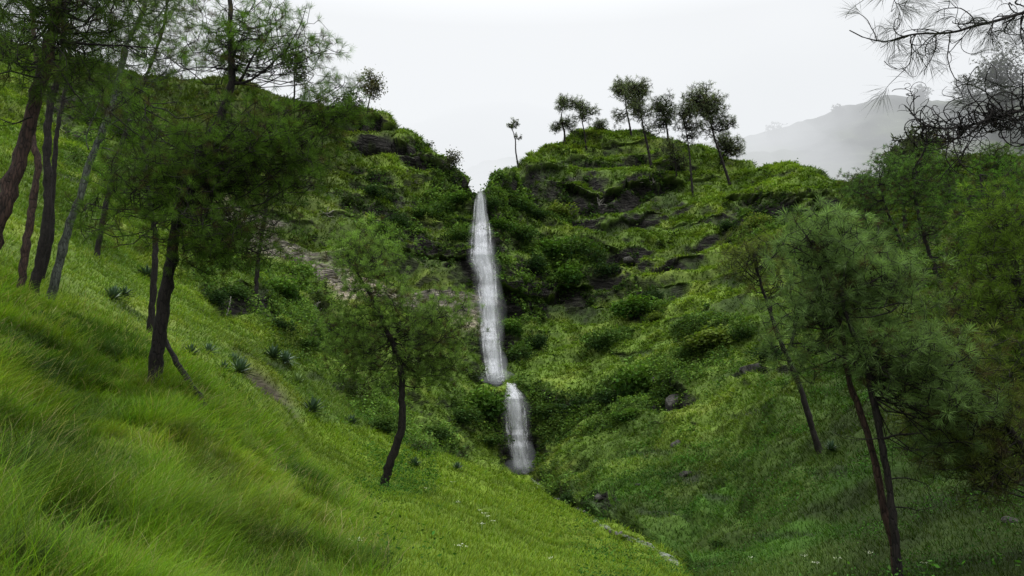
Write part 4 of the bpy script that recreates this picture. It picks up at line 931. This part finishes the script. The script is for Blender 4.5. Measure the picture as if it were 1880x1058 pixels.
# ------------------------------------------------------------------ rocks and stones
def rock_mesh(seed, mat, nm='rock'):
    import bmesh
    bm = bmesh.new(); bmesh.ops.create_icosphere(bm, subdivisions=4, radius=1.0); rr = np.random.default_rng(seed)
    co = np.array([v.co[:] for v in bm.verts])
    for _ in range(9):
        d = rr.normal(size=3); d /= np.linalg.norm(d); h = .5 + .3 * rr.random(); dd = co @ d; co = co - np.maximum(dd - h, 0)[:, None] * d * .92
    co *= (1 + .16 * fbm(co, .8, 4, seed * 7))[:, None]; co *= np.array([1, .75, .55])
    for v, c_ in zip(bm.verts, co): v.co = c_
    me = bpy.data.meshes.new(nm); bm.to_mesh(me); bm.free(); me.materials.append(mat); return me
RK = [rock_mesh(s, M_ROCK) for s in (1, 2, 3)]
for k, (px, py, wpx, lab) in enumerate([(1243,818,30,'grey rock lying in the grass of the lower right slope'), (1390,684,60,'flat dark rock ledge by the slim pine on the right slope'),
 (1240,742,56,'largest dark boulder in the low bank right of the waterfall'), (1208,700,30,'grey rock high in the low bank beside the leafy bush'),
 (1172,893,18,'small grey rock above the stream bend'), (1258,872,26,'dark rock under a grass tuft on the lower right slope'), (1155,478,30,'grey rock showing below the ledge of the right hill'),
 (1132,745,26,'grey stone at the left end of the low bank'), (1860,960,34,'brown wet rock at the right edge of the lower slope'), (1100,915,24,'dark rock on the stream bank behind a grass mound'),(977,868,16,'wet rock at the right foot of the lower waterfall'),(938,862,13,'small wet rock at the left foot of the lower waterfall'),(990,884,12,'small dark rock just below the foot of the waterfall')]):
    loc, nr_ = hit(px, py); o = link('rock', RK[k % 3]); s = wpx / FOC * loc[1] / 2; o.location = loc + np.array([0, 0, .05 * s]); o.scale = (s * 1.1, s, s * 1.1); o.rotation_euler = (random.random() * .4, random.random() * .4, random.random() * 6)
    tag(o, lab, 'rock', 'rocks on the right slope')
SK = [rock_mesh(s, M_STONE, 'stream_stone') for s in (11, 12)]
for k, (px, py, wpx) in enumerate([(1002,908,9),(1040,925,8),(1046,920,7),(1062,935,8),(1072,940,7),(1080,946,11),(1088,952,12),(1092,960,9),(1112,972,9),(1120,978,10),(1132,981,10),(1140,979,8),(1149,987,13),(1154,992,9),(1160,996,8),(1172,992,9),(1180,996,8),(1190,1000,8),(1200,1012,8)]):
    loc, nr_ = hit(px, py); o = link('stream_stone', SK[k % 2]); s = wpx / FOC * loc[1] / 2; o.location = loc + np.array([0, 0, .3 * s]); o.scale = (s,) * 3; o.rotation_euler = (random.random(), random.random(), random.random() * 6)
    tag(o, 'small pale stone lying along the narrow stream in the gully', 'stone', 'pale stones along the stream')

# ------------------------------------------------------------------ dead wood
def stick(label, pts, r, mat, cat='dead wood', name='fallen_trunk', base=None):
    W_ = np.array(pts); b = W_[0]; pth = catmull(W_, 24); pth[1:-1] += RNG.normal(size=(22, 3)) * r * .15
    V, F4, F3 = tube_mesh(pth, np.linspace(r, r * .6, 24), 8, .25, 5)
    o = link(name, mesh_np(name, V - b, [F4, F3], None, [mat], smooth=True)); o.location = b; return tag(o, label, cat)
a_, _ = hit(386, 762); dlog = a_[1]
stick('leaning dead trunk sloping down from the big pine into the grass', [a_ - [0, 0, .1], pix(365, 727, dlog + .15), pix(340, 690, dlog + .4), pix(318, 655, dlog + .6), pix(304, 625, dlog + .8)], .085, M_BARK)
def pale_stick(px, py, tx, ty, r, lab):
    a_, _ = hit(px, py); d = a_[1]; stick(lab, [a_ - [0, 0, .1], pix((px + tx) / 2 + 1, (py + ty) / 2, d), pix(tx, ty, d)], r, M_BARKP, name='dead_stem')
pale_stick(416, 578, 424, 545, .06, 'short pale dead stem standing in front of the overhang')
pale_stick(1822, 628, 1812, 606, .05, 'thin pale broken stick among the right hand pines')
pale_stick(640, 672, 590, 668, .03, 'thin pale stick lying beside the dark agaves')
# pale bare shrubs on the cliffs
def bare_shrub(px, py, wpx, lab, seed):
    rng = np.random.default_rng(seed); loc, _ = hit(px, py); s = wpx / FOC * loc[1]; Vs, F4s, F3s, off = [], [], [], 0
    for k in range(9):
        d = rng.normal(size=3) * .6 + [0, -.4, .8]; pth = curly(np.zeros(3), d, s * (.5 + .4 * rng.random()), rng, 0, 1.4, n=7, droop=-.3)
        v, f4, f3 = tube_mesh(pth, np.linspace(.045, .03, 8), 4); Vs.append(v); F4s.append(f4 + off); F3s.append(f3 + off); off += len(v)
    o = link('bare_shrub', mesh_np('bare_shrub', np.vstack(Vs), [np.vstack(F4s), np.vstack(F3s)], None, [M_BARKP])); o.location = loc; tag(o, lab, 'shrub', 'pale bare shrubs on the cliffs')
for k, (px, py, w_, lab) in enumerate([(1052,335,20,'pale bare shrub near the top of the bare cliff on the right hill'),(1100,378,24,'larger pale bare shrub at the bottom of the cliff on the right hill'),
  (1175,335,22,'pale bare shrub right of the hilltop trunks'),(1196,340,18,'pale bare shrub beside the first on the cliff right of the hilltop trunks'),(932,418,18,'pale bare shrub right of the upper waterfall'),
  (956,440,14,'small pale bare shrub on the shoulder right of the waterfall'),(765,338,14,'small pale bare shrub on the left cliff'),(580,570,26,'pale bare shrub in the dark overhang on the left'),(592,612,30,'pale bare shrub below the dark overhang on the left'),(600,395,26,'pale bare shrub on the left hillside above the scree')]):
    bare_shrub(px, py, w_, lab, 300 + k)
# white umbels in the meadow
rng = np.random.default_rng(9); V_, F_, off = [], [], 0
fl = [(890,955),(896,960),(880,948),(840,930),(884,975),(830,890),(500,880),(905,968),(655,1010),(1010,1035),(985,900),(845,1020),(1480,1030),(1540,1040),(1600,1030),(1500,1050),(780,905),(1700,1045),(1380,1035)]
for (px, py) in fl:
    loc, _ = hit(px, py); h = .12 + .1 * rng.random(); c = loc + [0, 0, h]
    q = c + rng.normal(size=(14, 3)) * [.05, .05, .012]; v, f = leaf_quads(q, .03 + .0006 * loc[1] * np.ones(14), rng, up=2); V_.append(v); F_.append(f + off); off += len(v)
    v, f4, f3 = tube_mesh(np.array([loc, loc + [0.01, 0, h * .5], c]), .002, 3); V_.append(v); F_.append(f4 + off); off += len(v)
tag(link('white_flowers', mesh_np('white_flowers', np.vstack(V_), np.vstack(F_), np.full((off, 3), (.55, .57, .48)), [M_FLOWER])), 'tiny white flower heads scattered in the meadow grass', 'flowers', kind='stuff')
print('small things', time.time() - T0)

# ------------------------------------------------------------------ waterfall and stream
M_W1 = water_mat('falling_water_body', 1.0, .36, .70, .95, (.62, .63, .66), (2.2, 2.2, .22), .62)
M_W2 = water_mat('falling_water_foam', 1.0, .40, .80, .80, (.80, .81, .84), (3.0, 3.0, .5))
M_W3 = water_mat('spray', 1.0, .25, .80, .50, (.70, .72, .75), (.7, .7, .35))
def fall(name, pts, layers, seed, parent, org, off0=.55):
    """pts: (row, left px, right px)"""
    rng = np.random.default_rng(seed); pts = np.array(pts, float); rows = np.linspace(pts[0, 0], pts[-1, 0], 150)
    Lp, Rp = np.interp(rows, pts[:, 0], pts[:, 1]), np.interp(rows, pts[:, 0], pts[:, 2])
    dd = []
    for r_, l_, q_ in zip(rows, Lp, Rp):
        dd.append(min(hit(x, r_)[0][1] for x in (l_ + 1, (l_ + q_) / 2, q_ - 1)))
    dd = np.minimum.accumulate(np.array(dd)); k = np.ones(9) / 9; dd = np.convolve(np.pad(dd, 4, 'edge'), k, 'valid') - off0
    for li, (mat, grow_, nx, doff, strand) in enumerate(layers):
        V, C, F = [], [], []; off = 0
        if not strand:
            nx_ = nx; u = np.linspace(0, 1, nx_)
            for k_, r_ in enumerate(rows):
                wv = 2.0 * np.sin(rows[k_] * .05 + li) + 1.5 * perlin(np.array([rows[k_] * .03, li * 3.3, 0]))
                c_ = (Lp[k_] + Rp[k_]) / 2 + wv * .3; hw = (Rp[k_] - Lp[k_]) / 2 * .9 * grow_ * (1 + .20 * perlin(np.array([rows[k_] * .028, li * 9.1 + 4, 0])))
                bulge = .5 * np.sin(np.pi * u) + .35 * fbm(np.stack([u * 4, np.full(nx_, k_ * .03), np.full(nx_, li * 5.0)], -1), 1, 3)
                V.append(pix(c_ + (u * 2 - 1) * hw, r_, dd[k_] - doff - bulge))
                rag = 6 + 16 * np.abs(fbm(np.stack([u * 9 + li * 3, 0 * u, 0 * u + seed], -1), 1, 2)); e_ = sstep(0, .34, u) * sstep(1, .66, u) * min(1, (k_ + 2) / 6) * sstep(0, 1, (149 - k_) / rag); C.append(np.stack([e_] * 3, -1))
            V = np.array(V).reshape(-1, 3); C = np.array(C).reshape(-1, 3); ix = np.arange(150 * nx_).reshape(150, nx_)
            F = np.stack([ix[:-1, :-1], ix[:-1, 1:], ix[1:, 1:], ix[1:, :-1]], -1).reshape(-1, 4)
        else:
            Vs, Cs, Fs = [], [], []
            for s_ in range(nx):
                a_ = rng.integers(0, 135); ln_ = rng.integers(8, 40); b_ = min(149, a_ + ln_); kk = np.arange(a_, b_ + 1); m = len(kk)
                u0 = np.clip(.5 + .30 * rng.normal(), .02, .98); u_ = np.clip(u0 + np.cumsum(rng.normal(size=m)) * .012, 0, 1); x = Lp[kk] + (Rp[kk] - Lp[kk]) * u_; w_ = (.5 + 1.1 * rng.random()) * np.sin(np.pi * (np.arange(m) + .5) / m) ** .6
                d_ = dd[kk] - doff - .7 * rng.random()
                l3, r3 = pix(x - w_, rows[kk], d_), pix(x + w_, rows[kk], d_)
                Vs.append(np.stack([l3, r3], 1).reshape(-1, 3)); q = off + np.arange(m - 1)[:, None] * 2; Fs.append(q + np.array([[0, 1, 3, 2]])); off += 2 * m; Cs.append(np.full((2 * m, 3), .45 + .5 * rng.random()))
            V, F, C = np.vstack(Vs), np.vstack(Fs), np.vstack(Cs)
        nm = ['cascade', 'foam_veil', 'white_strands', 'spray'][li]
        o = link(nm, mesh_np(nm, V - org, F, C, [mat], smooth=True), parent)
wf0, _ = hit(905, 700)
wf = empty('waterfall', wf0); tag(wf, 'tall grey white waterfall dropping down the notch between the two green hills', 'waterfall')
UP = [(349,879,887),(356,875,889),(368,872,892),(384,870,894),(410,868,898),(440,866,901),(468,864,905),(480,864,908),(488,870,909),(500,876,910),(540,879,913),(600,882,916),(650,888,920),(680,892,922),(700,896,926)]
LO = [(704,928,942),(714,929,950),(722,927,958),(740,926,963),(780,929,967),(820,934,970),(864,944,972)]
lay = lambda n: [(M_W1, 1.0, 22, 0, False), (M_W2, .85, 22, .25, False), (M_W2, 1, n, .3, True), (M_W3, 1.7, 16, .7, False)]
up_ = empty('upper_drop', (0, 0, 0)); up_.parent = wf; lo_ = empty('lower_drop', (0, 0, 0)); lo_.parent = wf
fall('upper', UP, lay(260), 1, up_, wf0); fall('lower', LO, lay(150), 2, lo_, wf0, .5)
# foam at the ledge, the pools and the side jet
def foam(pxr, pyr, n, size, parent, seed, lift=.4):
    rng = np.random.default_rng(seed); C = []
    for _ in range(n):
        px = pxr[0] + (pxr[1] - pxr[0]) * rng.random(); py = pyr[0] + (pyr[1] - pyr[0]) * rng.random(); l_, _n = hit(px, py); C.append(l_ + np.array([0, -lift * rng.random() - .2, lift * .5 * rng.random()]))
    C = np.array(C); V, F = leaf_quads(C, size * (.4 + rng.random(n)), rng, asp=.8)
    o = link('foam', mesh_np('foam', V - wf0, F, np.full((len(V), 3), .85), [M_FOAM]), parent)
m_, nt_, ns_, l_ = new_mat('white_foam'); pbf = N(nt_, 'ShaderNodeBsdfPrincipled'); nzf = N(nt_, 'ShaderNodeTexNoise'); nzf.inputs['Scale'].default_value = 3
crf = N(nt_, 'ShaderNodeValToRGB'); crf.color_ramp.elements[0].color = (.45, .46, .48, 1); crf.color_ramp.elements[1].color = (.85, .86, .88, 1); l_.new(nzf.outputs['Fac'], crf.inputs[0]); l_.new(crf.outputs[0], pbf.inputs['Base Color'])
pbf.inputs['Roughness'].default_value = .5; ouf = N(nt_, 'ShaderNodeOutputMaterial'); l_.new(pbf.outputs[0], ouf.inputs['Surface']); M_FOAM = m_
foam((896, 926), (690, 703), 240, .22, up_, 1); foam((930, 948), (706, 720), 160, .2, lo_, 2); foam((866, 878), (474, 484), 60, .16, up_, 3); foam((944, 972), (850, 864), 50, .12, lo_, 4)
def spray_cloud(px, py, dy, r, sigma, parent, seed):
    import bmesh
    l_, _n = hit(px, py); bm = bmesh.new(); bmesh.ops.create_icosphere(bm, subdivisions=3, radius=1.0); co = np.array([v.co[:] for v in bm.verts]); co *= (1 + .4 * fbm(co, .7, 3, seed))[:, None]
    for v, q in zip(bm.verts, co * np.array(r)): v.co = q + (l_ + [0, -dy, r[2] * .35] - wf0)
    me = bpy.data.meshes.new('spray_cloud'); bm.to_mesh(me); bm.free(); me.materials.append(mist_mat('spray_air', sigma, (.50, .53, .55))); link('spray_cloud', me, parent)
spray_cloud(910, 698, 1.2, (2.2, 1.6, 1.1), .12, up_, 1); spray_cloud(915, 690, 1.0, (1.4, 1.2, 2.2), .12, up_, 2)
spray_cloud(958, 862, 1.0, (2.4, 1.6, .9), .07, lo_, 3); spray_cloud(962, 850, .9, (1.3, 1.2, 1.8), .06, lo_, 4)
spray_cloud(888, 490, 1.0, (1.8, 1.2, 3.0), .06, up_, 5); spray_cloud(902, 600, 1.0, (1.9, 1.2, 5.0), .035, up_, 6)
# stream
M_STREAM = water_mat('stream_water', 1.0, .50, .66, .8, (.40, .41, .42), (2.5, 2.5, 2.5), .08)
sp_ = np.array([(958,864),(975,880),(1000,905),(1030,922),(1060,936),(1085,951),(1100,966),(1120,978),(1150,990),(1180,1002),(1215,1022),(1250,1050)], float)
q_ = np.linspace(0, len(sp_) - 1, 90); cx_, cy_ = np.interp(q_, range(len(sp_)), sp_[:, 0]), np.interp(q_, range(len(sp_)), sp_[:, 1])
ctr = np.array([hit(a, b)[0] for a, b in zip(cx_, cy_)]); kz = np.ones(7) / 7
ctr = np.stack([np.convolve(np.pad(ctr[:, k], 3, 'edge'), kz, 'valid') for k in range(3)], -1)
tg = np.gradient(ctr, axis=0); sd_ = np.cross(tg, [0, 0, 1.0]); sd_ /= np.linalg.norm(sd_, axis=1)[:, None]
wd_ = .13 + .10 * np.sin(q_ * 5); rows_ = [ctr + sd_ * (wd_ * u_)[:, None] + [0, 0, .14] for u_ in (-1, -.5, 0, .5, 1)]
V = np.stack(rows_, 1); ix = np.arange(90 * 5).reshape(90, 5); F = np.stack([ix[:-1, :-1], ix[:-1, 1:], ix[1:, 1:], ix[1:, :-1]], -1).reshape(-1, 4)
tag(link('stream', mesh_np('stream', V.reshape(-1, 3), F, np.ones((450, 3)), [M_STREAM], smooth=True)), kind='structure')

# ------------------------------------------------------------------ misty far hills
def far_hill(name, prof, x0, x1, seed, label):
    kk = sorted(prof); A = np.array([prof[k] for k in kk], float); cs = np.linspace(kk[0], kk[-1], 260); B = pchip(kk, A, cs)
    Wf = pix(np.repeat(cs[:, None], A.shape[1], 1), B[..., 1], B[..., 0])
    rz = Wf[:, -1] * [1.3, 1.3, 1]; rz[:, 2] = -30; Wf = np.concatenate([Wf, rz[:, None]], 1)
    Q = pchip(np.arange(Wf.shape[1]), np.moveaxis(Wf, 1, 0), np.linspace(0, Wf.shape[1] - 1, 200)); nn = gnorm(Q)
    Q = Q + nn * (5 * fbm(Q, 40, 4, seed) + 2.0 * fbm(Q, 9, 3, seed + 3))[..., None]
    g_ = sstep(-.2, .35, fbm(Q, 22, 4, seed + 9)); cc = lerp(np.broadcast_to(np.array((.012, .018, .010)), Q.shape), np.array((.050, .066, .028)), g_)
    ix = np.arange(Q.shape[0] * Q.shape[1]).reshape(Q.shape[:2]); F = np.stack([ix[:-1, :-1], ix[:-1, 1:], ix[1:, 1:], ix[1:, :-1]], -1).reshape(-1, 4)
    o = link(name, mesh_np(name, Q.reshape(-1, 3), F, np.concatenate([cc, np.zeros(cc.shape[:2] + (1,))], -1).reshape(-1, 4), [M_TERR], smooth=True)); tag(o, label, kind='structure'); return o
hill2 = far_hill('misty_hill', {1250: [(230,420),(270,350),(310,320),(360,300)], 1380: [(230,420),(265,345),(305,300),(355,268)], 1440: [(230,430),(265,345),(305,295),(350,252)], 1500: [(230,430),(262,345),(300,290),(345,236)], 1560: [(230,440),(260,345),(298,280),(340,212)],
   1620: [(230,440),(258,345),(295,270),(335,193)], 1700: [(230,440),(258,340),(295,262),(335,186)], 1800: [(230,440),(258,340),(295,250),(335,178)], 1900: [(230,440),(258,330),(295,240),(335,165)], 2300: [(230,440),(258,320),(295,220),(335,130)]}, 0, 0, 3, 'far hill fading into mist behind the right ridge')
hill3 = far_hill('distant_ridge', {780: [(260,420),(300,360),(340,345)], 870: [(260,420),(300,350),(340,322)], 900: [(260,420),(300,345),(340,308)], 935: [(260,420),(300,340),(340,300)], 1050: [(260,420),(300,330),(340,290)]}, 0, 0, 5, 'faint distant ridge in the notch behind the waterfall')
def mist_tree(label, px, py, h, w, seed, d, hl, base):
    b = np.array(hit_far(px, py, base)); rel = 0
    pine(label, [(px, py), (px, py - h * .5), (px, py - h)], .3, .1, [(px, py - h * .7, 0, w, h * .3, 8, d, 14, .8)], ncol=(.02, .03, .02), nneed=8, nlen=.9, nwid=.22, rtip=.08, tsides=5, jit=.4, group='trees lost in the mist', crown_from=.3, seed=seed, base=b, cat='tree')
def hit_far(px, py, ob_):
    for k in range(80):
        q = pix(px, py + k, 50.0); d = (Vector(q) - CAMO).normalized(); ok, loc, nr, _ = ob_.ray_cast(CAMO, d, distance=900, depsgraph=bpy.context.evaluated_depsgraph_get())
        if ok: return tuple(loc)
    return tuple(pix(px, py, 300))
bpy.context.view_layer.update()
mist_tree('small lone tree on the skyline of the misty hill', 1538, 214, 15, 7, 51, 1.3, 0, hill2)
mist_tree('very faint tree dissolving in mist at the left end of the misty hill', 1425, 262, 26, 14, 52, 2.2, 0, hill2)
mist_tree('faint tree on the misty hill near the overhanging twigs', 1690, 188, 24, 10, 53, 2, 0, hill2)
# grey green trees in the mist behind the right hand pines
gt = dict(ncol=(.022, .030, .020), nneed=9, nlen=.9, nwid=.2, rtip=.05, tsides=6, jit=.3, group='grey pines in the mist at right', crown_from=.3)
pine('hazy grey pine with a tall rounded crown behind the overhanging twigs', [(1845,262),(1842,220),(1838,170),(1836,110)], .35, .1, [(1836,130,0,40,36,22,2.6,26,.9),(1850,185,0,36,36,12,2.6,22,.9)], seed=61, base=hit_far(1845, 262, hill2), **gt)
pine('hazy grey pine half hidden left of the rounded one', [(1790,250),(1787,225),(1782,190),(1780,150)], .3, .1, [(1785,175,0,24,22,9,2.2,18,.9),(1770,150,0,12,8,3,1.6,14,.9)], seed=62, base=hit_far(1790, 250, hill2), **gt)
pine('dim grey green pine above the right ridge in front of the misty hill', [(1690,330),(1686,300),(1680,280),(1678,262)], .3, .1, [(1690,275,0,36,20,9,1.3,20,.7),(1660,290,0,20,16,4,1.1,18,.7)], seed=63, base=None, **gt)

def mist_box(name, x, y, z, sigma):
    V = np.array([(a, b, c_) for a in x for b in y for c_ in z], float); F = np.array([(0, 1, 3, 2), (4, 6, 7, 5), (0, 4, 5, 1), (2, 3, 7, 6), (0, 2, 6, 4), (1, 5, 7, 3)])
    o = link(name, mesh_np(name, V, F, None, [mist_mat(name + '_air', sigma)])); tag(o, kind='structure'); return o
mist_box('mist', (-900, 900), (172, 900), (-60, 600), .0008)
def mist_blob(c, r, sigma, seed):
    import bmesh
    bm = bmesh.new(); bmesh.ops.create_icosphere(bm, subdivisions=4, radius=1.0); co = np.array([v.co[:] for v in bm.verts]); co *= (1 + .35 * fbm(co, .9, 3, seed))[:, None]
    for v, q in zip(bm.verts, co * np.array(r)): v.co = q
    me = bpy.data.meshes.new('mist_bank'); bm.to_mesh(me); bm.free(); me.materials.append(mist_mat('mist_bank_air', sigma)); o = link('mist_bank', me); o.location = c; tag(o, kind='structure')
rng = np.random.default_rng(3)
for k, (px, py, d, rx, ry, rz, sg) in enumerate([(1370,330,255,34,40,22,.010),(1430,335,250,26,36,14,.004),(1510,350,245,30,30,9,.0012),(1450,225,305,50,40,9,.006),(1560,165,315,60,30,6,.006),(1700,135,320,70,30,10,.006),(1345,280,300,56,40,26,.008),(890,318,250,34,26,14,.06)]):
    for f_ in (1.25, 1.0, .75, .5):      # loose overlapping puffs so that no edge shows
        c_ = pix(px, py, d) + rng.normal(size=3) * np.array([rx, ry, rz]) * .22
        mist_blob(c_, (rx * f_, ry * f_, rz * f_), sg / 2.6, k * 5 + f_)
print('far', time.time() - T0)
# ------------------------------------------------------------------ light, sky, camera
scene.view_settings.view_transform = 'Standard'; scene.view_settings.look = 'None'; scene.view_settings.exposure = 0
w = bpy.data.worlds.new('World'); scene.world = w; w.use_nodes = True
nt = w.node_tree; nt.nodes.clear(); ln = nt.links
SUN_EL, SUN_AZ = math.radians(58), math.radians(150)
sky = N(nt, 'ShaderNodeTexSky'); sky.sky_type = 'NISHITA'; sky.sun_disc = False; sky.sun_elevation = SUN_EL; sky.sun_rotation = SUN_AZ
bg1 = N(nt, 'ShaderNodeBackground'); bg1.inputs['Strength'].default_value = .10; ln.new(sky.outputs[0], bg1.inputs['Color'])
tc = N(nt, 'ShaderNodeTexCoord'); sp = N(nt, 'ShaderNodeSeparateXYZ'); ln.new(tc.outputs['Generated'], sp.inputs[0])
cr = N(nt, 'ShaderNodeValToRGB'); e = cr.color_ramp.elements
e[0].position = 0.0; e[0].color = (.80, .835, .87, 1); e[1].position = 1.0; e[1].color = (1, 1, 1, 1)
for pos, cc in ((.12, (.86,.885,.91,1)), (.30, (.90,.92,.94,1)), (.50, (.93,.945,.96,1))):
    x = e.new(pos); x.color = cc
ln.new(sp.outputs[2], cr.inputs[0])
nz = N(nt, 'ShaderNodeTexNoise'); nz.inputs['Scale'].default_value = 1.6; nz.inputs['Detail'].default_value = 3; ln.new(tc.outputs['Generated'], nz.inputs['Vector'])
mr = N(nt, 'ShaderNodeMapRange'); mr.inputs['From Min'].default_value = .35; mr.inputs['From Max'].default_value = .65; mr.inputs['To Min'].default_value = .93; mr.inputs['To Max'].default_value = 1.09
ln.new(nz.outputs['Fac'], mr.inputs['Value'])
z2 = N(nt, 'ShaderNodeMapRange'); z2.inputs['From Min'].default_value = .5; z2.inputs['From Max'].default_value = 1.0; z2.inputs['To Min'].default_value = 1; z2.inputs['To Max'].default_value = 4.2
ln.new(sp.outputs[2], z2.inputs['Value'])
mm = N(nt, 'ShaderNodeMath', operation='MULTIPLY'); ln.new(mr.outputs[0], mm.inputs[0]); ln.new(z2.outputs[0], mm.inputs[1])
bg2 = N(nt, 'ShaderNodeBackground'); ln.new(cr.outputs[0], bg2.inputs['Color']); ln.new(mm.outputs[0], bg2.inputs['Strength'])
mx = N(nt, 'ShaderNodeMixShader'); mx.inputs[0].default_value = .94
ln.new(bg1.outputs[0], mx.inputs[1]); ln.new(bg2.outputs[0], mx.inputs[2])
out = N(nt, 'ShaderNodeOutputWorld'); ln.new(mx.outputs[0], out.inputs['Surface'])
sd = bpy.data.lights.new('sun', 'SUN'); sd.energy = 1.1; sd.angle = math.radians(25); sd.color = (1, .97, .92)
so = bpy.data.objects.new('sun', sd); COL.objects.link(so)
dv = Vector((math.sin(SUN_AZ) * math.cos(SUN_EL), math.cos(SUN_AZ) * math.cos(SUN_EL), math.sin(SUN_EL)))
so.rotation_euler = (-dv).to_track_quat('-Z', 'Y').to_euler(); so.location = (0, -20, 60)
cd = bpy.data.cameras.new('camera'); cam = bpy.data.objects.new('camera', cd); COL.objects.link(cam)
cam.location = (0, 0, CAMZ); cam.rotation_euler = (math.radians(90) + PITCH, 0, 0)
cd.sensor_width = 36; cd.lens = 36 * FOC / 1880; cd.clip_start = .05; cd.clip_end = 5000
scene.camera = cam
scene.render.engine = 'CYCLES'
cy = scene.cycles; cy.max_bounces = 6; cy.diffuse_bounces = 4; cy.transparent_max_bounces = 64; cy.transmission_bounces = 3; cy.volume_bounces = 0
cy.use_denoising = True
try: cy.denoiser = 'OPENIMAGEDENOISE'
except Exception: pass
print('script', time.time() - T0)
